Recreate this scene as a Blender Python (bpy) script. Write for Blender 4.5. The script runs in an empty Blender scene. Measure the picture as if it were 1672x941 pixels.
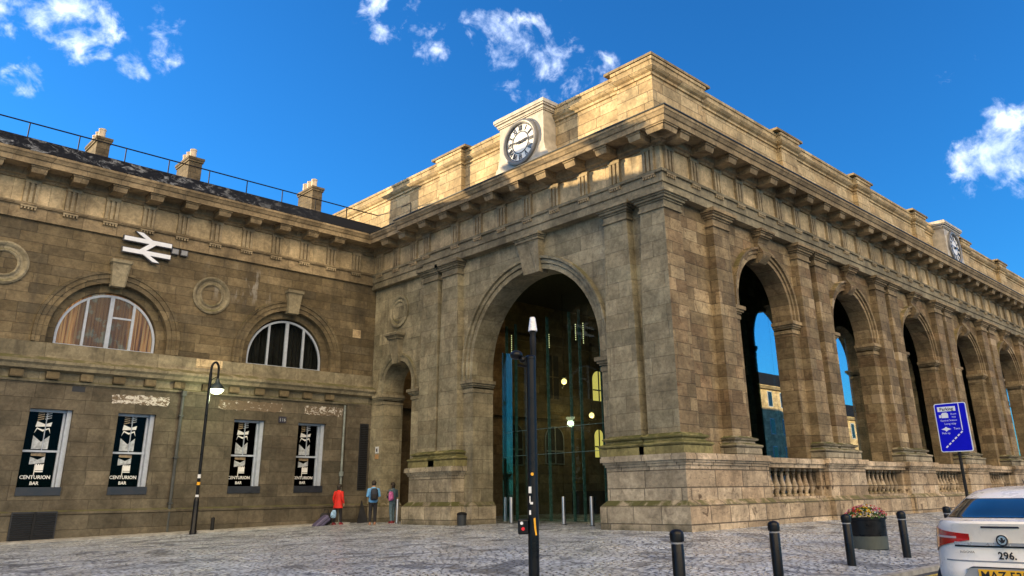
import bpy, bmesh, math, random
from math import sin, cos, pi, radians
from mathutils import Vector, Matrix
random.seed(7)
SC = bpy.context.scene
COL = SC.collection

# ------------------------------------------------------------------ materials
class NT:
    def __init__(s, tree): s.t = tree; s.n = tree.nodes; s.l = tree.links
    def node(s, typ, **kw):
        n = s.n.new(typ)
        for k, v in kw.items(): setattr(n, k, v)
        return n
    def put(s, sock, v):
        if isinstance(v, bpy.types.NodeSocket): s.l.new(v, sock)
        else:
            if hasattr(sock.default_value, '__len__') and isinstance(v, (tuple, list)) and len(v) == 3 and len(sock.default_value) == 4: v = (*v, 1)
            sock.default_value = v
    def m(s, op, a, b=0.0, c=None, clamp=False):
        n = s.node('ShaderNodeMath', operation=op, use_clamp=clamp)
        s.put(n.inputs[0], a); s.put(n.inputs[1], b)
        if c is not None: s.put(n.inputs[2], c)
        return n.outputs[0]
    def vm(s, op, a, b=(0, 0, 0)):
        n = s.node('ShaderNodeVectorMath', operation=op); s.put(n.inputs[0], a); s.put(n.inputs[1], b)
        return n.outputs['Value'] if op in ('DOT_PRODUCT', 'LENGTH') else n.outputs[0]
    def mix(s, f, a, b, mode='MIX'):
        n = s.node('ShaderNodeMix', data_type='RGBA', blend_type=mode)
        s.put(n.inputs[0], f); s.put(n.inputs[6], a); s.put(n.inputs[7], b)
        return n.outputs[2]
    def noise(s, vec, scale, detail=4, rough=.55, dist=0.0):
        n = s.node('ShaderNodeTexNoise'); s.put(n.inputs['Vector'], vec)
        n.inputs['Scale'].default_value = scale; n.inputs['Detail'].default_value = detail
        n.inputs['Roughness'].default_value = rough; n.inputs['Distortion'].default_value = dist
        return n.outputs[0]
    def white(s, vec):
        n = s.node('ShaderNodeTexWhiteNoise', noise_dimensions='3D'); s.put(n.inputs['Vector'], vec)
        return n.outputs[0]
    def step(s, v, lo, hi, a=0.0, b=1.0):
        n = s.node('ShaderNodeMapRange', interpolation_type='SMOOTHSTEP')
        s.put(n.inputs[0], v); s.put(n.inputs[1], lo); s.put(n.inputs[2], hi); s.put(n.inputs[3], a); s.put(n.inputs[4], b)
        return n.outputs[0]
    def xyz(s, v):
        n = s.node('ShaderNodeSeparateXYZ'); s.put(n.inputs[0], v); return n.outputs
    def vec(s, x, y, z):
        n = s.node('ShaderNodeCombineXYZ'); s.put(n.inputs[0], x); s.put(n.inputs[1], y); s.put(n.inputs[2], z); return n.outputs[0]
    def ramp(s, f, cols):
        n = s.node('ShaderNodeValToRGB'); s.put(n.inputs[0], f); e = n.color_ramp.elements
        while len(e) < len(cols): e.new(0.5)
        for i, (p, c) in enumerate(cols): e[i].position = p; e[i].color = (*c, 1)
        return n.outputs[0]

MATS = {}
def newmat(name):
    m = bpy.data.materials.new(name); m.use_nodes = True
    nt = NT(m.node_tree); b = m.node_tree.nodes['Principled BSDF']; MATS[name] = m
    return m, nt, b

def plain(name, col, rough=.5, metal=0.0, var=.12, scale=6.0, bump=.0, spec=.5, emit=None, es=1.0, coat=0.0):
    """painted / metal / fabric surface: base colour with wear noise and slight roughness change"""
    m, nt, b = newmat(name)
    pos = nt.node('ShaderNodeNewGeometry').outputs['Position']
    n = nt.noise(pos, scale, 5, .6)
    f = nt.step(n, .3, .7, 1 - var, 1 + var)
    nt.put(b.inputs['Base Color'], nt.mix(1.0, (*col, 1), nt.vec(f, f, f), 'MULTIPLY'))
    nt.put(b.inputs['Roughness'], nt.step(n, .3, .7, max(0.02, rough - .08), min(1, rough + .08)))
    b.inputs['Metallic'].default_value = metal; b.inputs['Specular IOR Level'].default_value = spec
    b.inputs['Coat Weight'].default_value = coat
    if emit: b.inputs['Emission Color'].default_value = (*emit, 1); b.inputs['Emission Strength'].default_value = es
    if bump:
        bn = nt.node('ShaderNodeBump'); bn.inputs['Strength'].default_value = bump; bn.inputs['Distance'].default_value = .02
        nt.put(bn.inputs['Height'], nt.noise(pos, scale * 6, 3)); nt.put(b.inputs['Normal'], bn.outputs[0])
    return m

def stone(name, cols, bw=1.0, bh=.42, joint=.012, blotch=(.09, .055, .03), bl=.35, soot=.4, moss=.6, jdark=.45, low=None, bed=0.0, pale=0.0):
    """coursed ashlar on world position: every block its own tone, joints, bedding, soot runs, moss on ledges"""
    m, nt, b = newmat(name)
    g = nt.node('ShaderNodeNewGeometry'); pos = g.outputs['Position']; x, y, z = nt.xyz(pos)
    nx, ny, nz = nt.xyz(g.outputs['Normal'])
    u = nt.m('ADD', x, y)
    row = nt.m('FLOOR', nt.m('DIVIDE', z, bh))
    off = nt.white(nt.vec(row, 3.1, 7.7))
    wv = nt.m('MULTIPLY_ADD', nt.white(nt.vec(row, 9.1, 1.7)), .7, .65)
    uu = nt.m('ADD', nt.m('DIVIDE', nt.m('DIVIDE', u, bw), wv), nt.m('MULTIPLY', off, 7.0))
    cell = nt.m('FLOOR', uu); fu = nt.m('FRACT', uu); fv = nt.m('FRACT', nt.m('DIVIDE', z, bh))
    r1 = nt.white(nt.vec(cell, row, 1.3)); r2 = nt.white(nt.vec(cell, row, 5.9))
    du = nt.m('MULTIPLY', nt.m('MULTIPLY', nt.m('MINIMUM', fu, nt.m('SUBTRACT', 1.0, fu)), bw), wv)
    dv = nt.m('MULTIPLY', nt.m('MINIMUM', fv, nt.m('SUBTRACT', 1.0, fv)), bh)
    dj = nt.m('MINIMUM', du, dv)
    wob = nt.m('MULTIPLY', nt.m('SUBTRACT', nt.noise(pos, 9, 3), .5), .012)
    jm = nt.m('SUBTRACT', 1.0, nt.step(nt.m('ADD', dj, wob), joint * .4, joint * 1.5))
    c = nt.ramp(r1, [(i / (len(cols) - 1), k) for i, k in enumerate(cols)])
    n1 = nt.noise(pos, 1.1, 6, .6, .4); n2 = nt.noise(pos, 7, 6, .65, .6)
    shade = nt.m('MULTIPLY', nt.step(n1, .28, .72, .66, 1.3), nt.step(n2, .25, .75, .72, 1.24))
    shade = nt.m('MULTIPLY', shade, nt.m('MULTIPLY_ADD', r2, *((.62, .7) if 'brown' in name and 'ashlar' in name else (.36, .82))))
    c = nt.mix(1.0, c, nt.vec(shade, shade, shade), 'MULTIPLY')
    if bed > 0:   # cross-bedding swirls inside each block
        seed = nt.m('MULTIPLY', r2, 40.0)
        bv = nt.vec(nt.m('ADD', nt.m('MULTIPLY', u, 1.2), seed), nt.m('MULTIPLY', z, 5.0), seed)
        bn_ = nt.noise(bv, 1.6, 5, .6, 1.8)
        c = nt.mix(nt.m('MULTIPLY', nt.step(bn_, .52, .66), bed), c, (*blotch, 1))
        c = nt.mix(nt.m('MULTIPLY', nt.step(bn_, .46, .34), bed * .6), c, (*cols[-1], 1))
    pb = nt.noise(nt.vec(nt.m('ADD', u, nt.m('MULTIPLY', r1, 30.0)), z, r2), 2.2, 6, .65, 1.0)
    c = nt.mix(nt.m('MULTIPLY', nt.step(pb, .54, .7), nt.m('MULTIPLY', bl, nt.step(r2, .25, .6))), c, (*blotch, 1))
    if pale > 0: c = nt.mix(nt.m('MULTIPLY', nt.step(r2, 1 - pale, 1 - pale + .02), .6), c, (.48, .38, .26, 1))
    st = nt.noise(nt.vec(nt.m('MULTIPLY', u, 1.7), nt.m('MULTIPLY', z, .16), 2.0), 1.0, 6, .65)
    c = nt.mix(nt.m('MULTIPLY', nt.step(st, .5, .72), soot), c, (.045, .04, .034, 1))
    if low is not None:
        gz = nt.m('MULTIPLY', nt.step(nt.m('ADD', z, nt.m('MULTIPLY', n1, 1.1)), low + .9, low + .2), .75)
        c = nt.mix(gz, c, (.035, .04, .02, 1))
    up = nt.m('MULTIPLY', nt.step(nz, .25, .7), nt.step(nt.noise(pos, 2.2, 5), .34, .55))
    c = nt.mix(nt.m('MULTIPLY', up, moss), c, (.075, .078, .022, 1))
    c = nt.mix(nt.m('MULTIPLY', jm, jdark), c, (.05, .042, .033, 1))
    if name == 'ashlar_wing':      # lime runs under the gutter between the two lunettes
        k = nt.m('MULTIPLY', nt.m('MULTIPLY', nt.step(x, -8.3, -7.2), nt.step(x, -4.6, -5.6)), nt.m('MULTIPLY', nt.step(z, 9.3, 10.3), nt.step(z, 11.35, 11.0)))
        ln = nt.noise(nt.vec(nt.m('MULTIPLY', x, 3.0), 0, nt.m('MULTIPLY', z, .7)), 1.0, 6, .65, .4)
        c = nt.mix(nt.m('MULTIPLY', k, nt.step(ln, .5, .62, 0, .6)), c, (.36, .35, .33, 1))
    nt.put(b.inputs['Base Color'], c)
    nt.put(b.inputs['Roughness'], nt.step(n2, .3, .7, .78, .95)); b.inputs['Specular IOR Level'].default_value = .25
    h = nt.m('ADD', nt.m('MULTIPLY', jm, -.8), nt.m('ADD', nt.m('MULTIPLY', n2, .5), nt.m('ADD', nt.m('MULTIPLY', r2, .5), nt.m('MULTIPLY', nt.noise(pos, 38, 4), .22))))
    bn = nt.node('ShaderNodeBump'); bn.inputs['Strength'].default_value = .75; bn.inputs['Distance'].default_value = .025
    nt.put(bn.inputs['Height'], h); nt.put(b.inputs['Normal'], bn.outputs[0])
    return m

stone('ashlar_grey', [(.235, .212, .142), (.262, .235, .158), (.285, .253, .17), (.25, .216, .14), (.32, .28, .188)], 1.35, .56, .008, bl=.22, soot=.42, jdark=.34, bed=.16)
stone('ashlar_brown', [(.17, .125, .074), (.212, .16, .094), (.25, .192, .112), (.19, .13, .074), (.3, .235, .142)], .95, .43, .012, blotch=(.085, .044, .024), bl=.7, soot=.5, jdark=.45, bed=.4, pale=.025)
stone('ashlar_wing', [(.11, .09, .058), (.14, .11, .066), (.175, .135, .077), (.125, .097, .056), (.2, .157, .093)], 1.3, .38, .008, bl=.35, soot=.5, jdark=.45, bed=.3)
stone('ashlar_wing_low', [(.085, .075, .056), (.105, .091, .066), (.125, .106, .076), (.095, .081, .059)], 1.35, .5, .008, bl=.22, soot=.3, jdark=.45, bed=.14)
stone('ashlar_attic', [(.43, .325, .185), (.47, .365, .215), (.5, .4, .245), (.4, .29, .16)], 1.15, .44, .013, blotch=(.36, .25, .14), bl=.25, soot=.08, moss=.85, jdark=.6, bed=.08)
stone('moulding_grey', [(.19, .165, .112), (.235, .203, .136), (.27, .232, .155)], 1.6, 9.0, .008, bl=.3, soot=.5, moss=.7, jdark=.4)
stone('moulding_brown', [(.22, .168, .1), (.27, .205, .122), (.31, .24, .145)], 1.5, 9.0, .008, bl=.45, soot=.5, moss=.75, jdark=.4)
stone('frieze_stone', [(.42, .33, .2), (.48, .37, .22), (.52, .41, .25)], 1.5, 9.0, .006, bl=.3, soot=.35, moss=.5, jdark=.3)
stone('triglyph_stone', [(.3, .24, .155), (.35, .28, .175), (.38, .3, .19)], 1.5, 9.0, .006, bl=.3, soot=.35, moss=.5, jdark=.3)
stone('plinth_stone', [(.3, .225, .145), (.42, .325, .22), (.52, .42, .3), (.36, .26, .165)], 1.3, .52, .018, blotch=(.06, .038, .024), bl=.95, soot=.42, moss=.8, low=.0, jdark=.8, bed=.4)
stone('plinth_grey', [(.27, .235, .17), (.36, .31, .225), (.42, .36, .26)], 1.3, .52, .014, blotch=(.1, .075, .05), bl=.55, soot=.35, moss=.95, low=.35, jdark=.7, bed=.2)
stone('soot_stone', [(.12, .095, .06), (.15, .115, .07), (.1, .08, .052)], .6, .22, .008, bl=.4, soot=.5)
stone('mossy_base', [(.2, .18, .085), (.26, .23, .1), (.22, .2, .11)], 1.6, 9.0, .008, blotch=(.075, .08, .02), bl=.7, soot=.3, moss=1.0, jdark=.4)
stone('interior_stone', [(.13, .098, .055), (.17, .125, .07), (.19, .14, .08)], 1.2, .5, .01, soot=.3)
stone('far_stone', [(.5, .38, .22), (.56, .43, .26), (.45, .33, .19)], 1.0, .35, .01, soot=.15)
plain('clock_paint', (.46, .42, .36), .6, var=.22, scale=3)
plain('dial_white', (.82, .82, .8), .35, var=.03)
plain('clock_black', (.018, .018, .02), .4)
plain('clock_ring', (.16, .16, .165), .45)
plain('gold', (.7, .45, .12), .3, 1.0)
plain('black_paint', (.006, .0065, .008), .34, var=.3, spec=.25)
plain('black_matt', (.009, .0095, .011), .6, var=.3, spec=.25)
plain('steel', (.5, .51, .53), .38, 1.0, var=.04, scale=2)
plain('white_frame', (.4, .45, .54), .45, var=.1)
plain('dark_sill', (.016, .02, .03), .4)
plain('decal_white', (.78, .78, .76), .5, var=.05)
plain('decal_grey', (.4, .43, .46), .5, var=.35, scale=9)
plain('reflection_tan', (.3, .22, .13), .5, var=.4, scale=9)
plain('sign_white', (.76, .79, .86), .4, var=.05)
plain('sign_edge', (.05, .05, .06), .5)
plain('grey_plate', (.25, .26, .28), .5)
plain('sign_blue', (.004, .005, .6), .5, var=.05, spec=.15)
plain('iron_green', (.02, .035, .04), .45, var=.3)
plain('pipe_grey', (.055, .06, .06), .55, var=.3)
plain('pipe_pale', (.2, .23, .22), .55, var=.3)
plain('chimney_pot', (.62, .5, .36), .7, var=.2)
plain('louvre_black', (.012, .014, .02), .55, var=.3)
plain('plaque_dark', (.03, .03, .05), .4)
plain('notice_white', (.7, .72, .75), .5)
plain('notice_tan', (.42, .24, .11), .6)
plain('red_coat', (.62, .02, .012), .75, var=.15, scale=9)
plain('blue_shirt', (.13, .36, .68), .8, var=.15, scale=9)
plain('slate_shirt', (.06, .11, .15), .85, var=.2, scale=9)
plain('denim', (.05, .13, .25), .85, var=.25, scale=12)
plain('pale_denim', (.11, .18, .23), .85, var=.25, scale=12)
plain('black_cloth', (.014, .014, .018), .85, var=.3)
plain('navy_bag', (.012, .018, .035), .7, var=.3)
plain('pink_bag', (.5, .12, .35), .7, var=.5, scale=24)
plain('skin', (.5, .3, .2), .55, var=.1)
plain('hair_dark', (.02, .014, .01), .6, var=.3)
plain('shoe_red', (.22, .02, .03), .6)
plain('shoe_brown', (.3, .16, .1), .6)
plain('suitcase_purple', (.085, .075, .15), .5, var=.2)
plain('bag_blue', (.25, .42, .62), .6, var=.4, scale=14)
plain('car_white', (.92, .87, .78), .3, var=.03, coat=.5)
plain('car_trim', (.62, .65, .68), .25, .5, var=.03)
plain('car_black', (.012, .012, .014), .5)
plain('car_rubber', (.02, .02, .02), .8)
plain('car_glass', (.008, .016, .026), .04, spec=.4, var=.5, scale=2.5, coat=1.0)
plain('lamp_red', (.55, .012, .01), .12, var=.2, coat=1.0)
plain('lamp_clear', (.75, .5, .48), .12, coat=1.0)
plain('plate_yellow', (.85, .47, .02), .4, var=.04)
plain('yellow_sleeve', (.85, .42, .02), .4)
plain('red_light', (.7, .02, .03), .3)
plain('flower_red', (.65, .04, .06), .7); plain('flower_yellow', (.8, .55, .03), .7)
plain('flower_white', (.75, .72, .66), .7); plain('flower_pink', (.62, .2, .3), .7)
plain('leaf_green', (.05, .13, .02), .7, var=.4)
plain('planter_low', (.06, .07, .06), .55)
plain('asphalt', (.045, .047, .052), .8, var=.35, scale=3, bump=.4)
plain('yellow_line', (.45, .33, .04), .7, var=.35, scale=9)
plain('kerb_stone', (.3, .29, .27), .75, var=.3, scale=4, bump=.3)
plain('far_ground', (.09, .09, .085), .9, var=.3, scale=.2)
plain('door_wood', (.06, .035, .02), .6, var=.3)
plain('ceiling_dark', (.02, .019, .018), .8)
plain('bin_grey', (.03, .035, .04), .5)
plain('fin_glass', (.1, .18, .18), .25, var=.2)
plain('frame_green', (.02, .06, .06), .35, var=.2)
plain('white_cap', (.75, .77, .8), .4, var=.2, scale=30)
plain('shopfront', (.3, .32, .34), .5)
plain('cable', (.01, .01, .01), .6)
plain('curtain_dark', (.012, .012, .014), .8)
plain('peel_white', (.6, .58, .53), .8, var=.35, scale=12)
plain('lit_yellow', (.8, .6, .2), .5, emit=(1, .68, .16), es=.42)
plain('lamp_glow', (.9, .9, .7), .4, emit=(.92, 1.0, .6), es=3.0)
plain('globe_glow', (.9, .7, .4), .3, emit=(1, .62, .22), es=1.7)
plain('fairy', (.9, .7, .4), .3, emit=(1, .8, .4), es=.9)

def glass(name, tint, refl_min, rough=.01, gc=1.0):
    m, nt, b = newmat(name)
    out = nt.n['Material Output']; nt.n.remove(b)
    tr = nt.node('ShaderNodeBsdfTransparent'); tr.inputs[0].default_value = (*tint, 1)
    gl = nt.node('ShaderNodeBsdfGlossy'); gl.inputs['Roughness'].default_value = rough; gl.inputs[0].default_value = (.92 * gc, .97 * gc, gc, 1)
    lw = nt.node('ShaderNodeLayerWeight'); lw.inputs[0].default_value = .5; sch = nt.m('MULTIPLY_ADD', nt.m('POWER', lw.outputs['Facing'], 5.0), .96, .04)
    f = nt.m('ADD', nt.m('MULTIPLY', sch, 1 - refl_min), refl_min, clamp=True)
    mx = nt.node('ShaderNodeMixShader'); nt.put(mx.inputs[0], f); nt.l.new(tr.outputs[0], mx.inputs[1]); nt.l.new(gl.outputs[0], mx.inputs[2])
    nt.l.new(mx.outputs[0], out.inputs[0]); return m
glass('screen_glass', (.5, .68, .66), .42)
glass('entrance_glass', (.72, .84, .8), .0, .01, .6)
glass('window_glass', (.8, .82, .8), .0, .01, .3)
glass('sash_glass', (.3, .32, .34), .0, .01, .1)

def mat_curtain():
    m, nt, b = newmat('curtain_orange_glow')
    x, y, z = nt.xyz(nt.node('ShaderNodeNewGeometry').outputs['Position'])
    w = nt.noise(nt.vec(nt.m('MULTIPLY', x, 15.0), 0, nt.m('MULTIPLY', z, .35)), 1.0, 3, .6)
    c = nt.ramp(w, [(.3, (.03, .016, .008)), (.44, (.2, .085, .03)), (.54, (.42, .21, .075)), (.62, (.5, .32, .13)), (.7, (.1, .1, .075))])
    mid = nt.step(nt.m('ABSOLUTE', nt.m('ADD', x, 11.5)), 1.05, .8)
    c = nt.mix(nt.m('MULTIPLY', mid, .8), c, nt.mix(nt.step(nt.noise(nt.vec(x, 0, z), 1.8, 3), .52, .6), (.1, .05, .022, 1), (.12, .14, .12, 1)))  # centre painted as the dark room between the curtains, with greyish glass reflections
    nt.put(b.inputs['Base Color'], c); nt.put(b.inputs['Emission Color'], c); b.inputs['Emission Strength'].default_value = .34  # cloth glows a little by itself, standing in for a lit room
    b.inputs['Roughness'].default_value = .9
mat_curtain()

def mat_lead():
    m, nt, b = newmat('roof_lead')
    pos = nt.node('ShaderNodeNewGeometry').outputs['Position']
    n = nt.noise(pos, 2.6, 9, .72, .8); x, y, z = nt.xyz(pos)
    c = nt.mix(nt.step(n, .5, .64), (.007, .008, .011, 1), (.2, .21, .22, 1))
    c = nt.mix(nt.step(nt.noise(pos, 9, 6, .7), .5, .68), c, (.02, .022, .026, 1))
    c = nt.mix(nt.step(x, -11, -2), c, (.012, .014, .018, 1))
    nt.put(b.inputs['Base Color'], c); b.inputs['Roughness'].default_value = .9; b.inputs['Specular IOR Level'].default_value = .15
    bn = nt.node('ShaderNodeBump'); bn.inputs['Strength'].default_value = .5; nt.put(bn.inputs['Height'], n); nt.put(b.inputs['Normal'], bn.outputs[0])
mat_lead()

plain('lead_dark', (.022, .026, .024), .55, var=.4)
def mat_setts():
    """worn granite setts: rounded tops polished by feet, dark damp joints, sky glare painted as pale and dark streaks"""
    m, nt, b = newmat('granite_setts')
    pos = nt.node('ShaderNodeNewGeometry').outputs['Position']; x, y, z = nt.xyz(pos)
    wx = nt.m('SUBTRACT', nt.noise(pos, .9, 3), .5); wy = nt.m('SUBTRACT', nt.noise(nt.vm('ADD', pos, (31, 7, 0)), .9, 3), .5)
    # rows run roughly square to the view of the place: diagonal laying
    a = radians(-44)
    u = nt.m('ADD', nt.m('ADD', nt.m('MULTIPLY', x, cos(a)), nt.m('MULTIPLY', y, sin(a))), nt.m('MULTIPLY', wx, .5))
    v = nt.m('ADD', nt.m('ADD', nt.m('MULTIPLY', x, -sin(a)), nt.m('MULTIPLY', y, cos(a))), nt.m('MULTIPLY', wy, .5))
    bw, bh = .2, .12
    rv = nt.m('DIVIDE', v, bh); row = nt.m('FLOOR', rv)
    uu = nt.m('ADD', nt.m('DIVIDE', u, bw), nt.m('MULTIPLY', nt.white(nt.vec(row, 1, 2)), 5.0)); cell = nt.m('FLOOR', uu)
    fu = nt.m('ABSOLUTE', nt.m('SUBTRACT', nt.m('FRACT', uu), .5)); fv = nt.m('ABSOLUTE', nt.m('SUBTRACT', nt.m('FRACT', rv), .5))
    d = nt.m('MAXIMUM', fu, fv)                                     # 0 centre .. .5 joint
    top = nt.step(d, .49, .34); r = nt.white(nt.vec(cell, row, 4)); r2 = nt.white(nt.vec(cell, row, 9))
    big = nt.noise(nt.vec(nt.m('MULTIPLY', u, .5), nt.m('MULTIPLY', v, .42), 0), 1.5, 5, .6, 1.4)
    fine = nt.noise(pos, 14, 5, .65)
    c = nt.ramp(r, [(0, (.42, .43, .45)), (.3, (.54, .55, .56)), (.7, (.64, .645, .655)), (1, (.74, .745, .75))])
    c = nt.mix(nt.m('MULTIPLY', nt.step(big, .49, .56), .85), c, (.86, .86, .86, 1))  # glare of the sky on the setts, painted as pale patches
    c = nt.mix(nt.m('MULTIPLY', nt.step(big, .46, .4), .8), c, (.13, .14, .165, 1))  # dark gaps painted between the glare
    c = nt.mix(nt.m('MULTIPLY', nt.step(fine, .45, .62), .35), c, (.1, .1, .1, 1))
    c = nt.mix(1.0, c, (.86, .95, 1.08, 1), 'MULTIPLY')
    c = nt.mix(nt.m('MULTIPLY', nt.m('SUBTRACT', 1.0, top), .8), c, (.05, .054, .062, 1))
    nt.put(b.inputs['Base Color'], c)
    nt.put(b.inputs['Roughness'], nt.m('ADD', nt.step(big, .4, .62, .45, .16), nt.m('MULTIPLY', r2, .2))); b.inputs['Specular IOR Level'].default_value = .6
    wet = nt.step(nt.noise(nt.vec(nt.m('MULTIPLY', u, .35), nt.m('MULTIPLY', v, .3), 8), 1.6, 6, .62, 1.0), .42, .56)
    nt.put(b.inputs['Coat Weight'], nt.m('MULTIPLY', wet, .7)); b.inputs['Coat Roughness'].default_value = .13
    h = nt.m('ADD', nt.m('MULTIPLY', top, 1.0), nt.m('ADD', nt.m('MULTIPLY', r, .5), nt.m('ADD', nt.m('MULTIPLY', fine, .35), nt.m('MULTIPLY', big, 3.2))))
    bn = nt.node('ShaderNodeBump'); bn.inputs['Strength'].default_value = 1.0; bn.inputs['Distance'].default_value = .05
    nt.put(bn.inputs['Height'], h); nt.put(b.inputs['Normal'], bn.outputs[0]); nt.put(b.inputs['Coat Normal'], bn.outputs[0])
mat_setts()

# ------------------------------------------------------------------ mesh builder
ID = lambda u, w, z: (u, w, z)
TA = lambda u, w, z: (-w, u, z)            # end of the portico: u runs away from the corner, w outward
TB = lambda u, w, z: (u, -w, z)            # long side of the portico
WY = 18.1
TW = lambda u, w, z: (u, WY - w, z)        # wing front

class MB:
    def __init__(s, T=ID): s.v = []; s.f = []; s.mi = []; s.T = T; s.cur = 0
    def add(s, pts): i = len(s.v); s.v += [s.T(*p) for p in pts]; return i
    def face(s, idx): s.f.append(tuple(idx)); s.mi.append(s.cur)
    def poly(s, pts): i = s.add(pts); s.face(range(i, i + len(pts)))
    def box(s, u0, u1, w0, w1, z0, z1):
        i = s.add([(u, w, z) for z in (z0, z1) for u, w in ((u0, w0), (u1, w0), (u1, w1), (u0, w1))])
        for q in ((0, 3, 2, 1), (4, 5, 6, 7), (0, 1, 5, 4), (1, 2, 6, 5), (2, 3, 7, 6), (3, 0, 4, 7)): s.face([i + k for k in q])
        return s
    def rings(s, rs, caps=True, closed=True):
        ids = [s.add(r) for r in rs]; n = len(rs[0])
        for a, b in zip(ids, ids[1:]):
            for k in range(n if closed else n - 1):
                k2 = (k + 1) % n; s.face((a + k, a + k2, b + k2, b + k))
        if caps:
            s.face([ids[0] + k for k in reversed(range(n))]); s.face([ids[-1] + k for k in range(n)])
        return s
    def taper(s, levels):
        """stack of rectangles: (z, u0, u1, w0, w1)"""
        return s.rings([[(u0, w0, z), (u1, w0, z), (u1, w1, z), (u0, w1, z)] for z, u0, u1, w0, w1 in levels])
    def lathe(s, prof, cx=0, cy=0, n=16, caps=True):
        return s.rings([[(cx + r * cos(2 * pi * k / n), cy + r * sin(2 * pi * k / n), z) for k in range(n)] for r, z in prof], caps)
    def tube(s, pts, r, n=8):
        P = [Vector(p) for p in pts]; rs = []
        a = None
        for i, p in enumerate(P):
            d = (P[min(i + 1, len(P) - 1)] - P[max(i - 1, 0)]).normalized()
            if a is None: a = d.cross(Vector((.31, .9, .29)))
            a = (a - d * a.dot(d)).normalized(); bb = d.cross(a); rr = r[i] if isinstance(r, (list, tuple)) else r
            rs.append([tuple(p + (a * cos(2 * pi * k / n) + bb * sin(2 * pi * k / n)) * rr) for k in range(n)])
        return s.rings(rs)
    def loft(s, rs, n=14):
        """elliptic rings (x, y, z, rx, ry)"""
        return s.rings([[(x + rx * cos(2 * pi * k / n), y + ry * sin(2 * pi * k / n), z) for k in range(n)] for x, y, z, rx, ry in rs])
    def prism(s, pts, w0, w1):
        """outline (u, z) extruded along w"""
        n = len(pts); i = s.add([(u, w0, z) for u, z in pts]); j = s.add([(u, w1, z) for u, z in pts])
        s.face([i + k for k in range(n)]); s.face([j + k for k in reversed(range(n))])
        for k in range(n): s.face((i + k, j + k, j + (k + 1) % n, i + (k + 1) % n))
        return s
    def sweep(s, prof, path):
        """closed profile (outward, z) along a plan path; outward is to the right of travel"""
        P = [Vector(p) for p in path]; N = []
        for a, b in zip(P, P[1:]): d = (b - a).normalized(); N.append(Vector((d.y, -d.x)))
        rs = []
        for i, p in enumerate(P):
            n1 = N[max(i - 1, 0)]; n2 = N[min(i, len(N) - 1)]; mt = (n1 + n2) / (1 + n1.dot(n2))
            rs.append([(p.x + mt.x * w, p.y + mt.y * w, z) for w, z in prof])
        return s.rings(rs)
    def archwall(s, u0, u1, z0, z1, c, r, zs, zb, wf, th, n=28):
        arc = [(c - r * cos(pi * k / n), zs + r * sin(pi * k / n)) for k in range(n + 1)]
        for w in (wf, wf - th):
            s.poly([(u0, w, z0), (c - r, w, z0), (c - r, w, zs), (c - r, w, z1), (u0, w, z1)])
            s.poly([(c + r, w, z0), (u1, w, z0), (u1, w, z1), (c + r, w, z1), (c + r, w, zs)])
            if zb > z0 + .01: s.poly([(c - r, w, z0), (c + r, w, z0), (c + r, w, zb), (c - r, w, zb)])
            for a, b in zip(arc, arc[1:]): s.poly([(a[0], w, a[1]), (b[0], w, b[1]), (b[0], w, z1), (a[0], w, z1)])
        full = [(c - r, zb)] + arc + [(c + r, zb)]
        for a, b in zip(full, full[1:]): s.poly([(a[0], wf, a[1]), (b[0], wf, b[1]), (b[0], wf - th, b[1]), (a[0], wf - th, a[1])])
        if zb > z0 + .01: s.poly([(c - r, wf, zb), (c + r, wf, zb), (c + r, wf - th, zb), (c - r, wf - th, zb)])
        return s
    def archband(s, prof, c, r, zs, zb, n=36):
        """profile (radial, w) swept round the arch, with straight stilts down to zb"""
        st = [(-1.0, 0.0, c - r, zb)] if zb < zs - .001 else []
        st += [(-cos(pi * k / n), sin(pi * k / n), None, None) for k in range(n + 1)]
        if zb < zs - .001: st.append((1.0, 0.0, c + r, zb))
        rs = []
        for du, dz, a, b in st:
            if a is None: rs.append([(c + du * (r + q), w, zs + dz * (r + q)) for q, w in prof])
            else: rs.append([(c + du * (r + q), w, b) for q, w in prof])
        return s.rings(rs)
    def ring(s, c, z, prof, n=40):
        rs = [[(c + cos(2 * pi * k / n) * q, w, z + sin(2 * pi * k / n) * q) for q, w in prof] for k in range(n + 1)]
        return s.rings(rs, caps=False)
    def ball(s, c, r, n=10, m=6, sq=(1, 1, 1)):
        return s.rings([[(c[0] + r * sq[0] * sin(pi * j / m) * cos(2 * pi * k / n), c[1] + r * sq[1] * sin(pi * j / m) * sin(2 * pi * k / n), c[2] + r * sq[2] * cos(pi * j / m)) for k in range(n)] for j in [.05] + list(range(1, m)) + [m - .05]])

def obj(name, mb, mats, parent=None, smooth=False, loc=None, bevel=0.0):
    me = bpy.data.meshes.new(name); me.from_pydata(mb.v, [], mb.f)
    for mm in ([mats] if isinstance(mats, str) else mats): me.materials.append(MATS[mm])
    for p, i in zip(me.polygons, mb.mi): p.material_index = i
    bm = bmesh.new(); bm.from_mesh(me); bmesh.ops.remove_doubles(bm, verts=bm.verts, dist=.0002)
    bmesh.ops.recalc_face_normals(bm, faces=bm.faces); bm.to_mesh(me); bm.free()
    if smooth:
        for p in me.polygons: p.use_smooth = True
        try: me.set_sharp_from_angle(angle=radians(40))
        except Exception: pass
    o = bpy.data.objects.new(name, me); COL.objects.link(o)
    if loc: o.location = loc
    if parent: adopt(o, parent)
    if bevel:
        md = o.modifiers.new('bevel', 'BEVEL'); md.width = bevel; md.segments = 2; md.limit_method = 'ANGLE'; md.angle_limit = radians(40)
    return o
def world(o):
    m = Matrix.LocRotScale(o.location, o.rotation_euler, o.scale)
    return world(o.parent) @ o.matrix_parent_inverse @ m if o.parent else m
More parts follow.
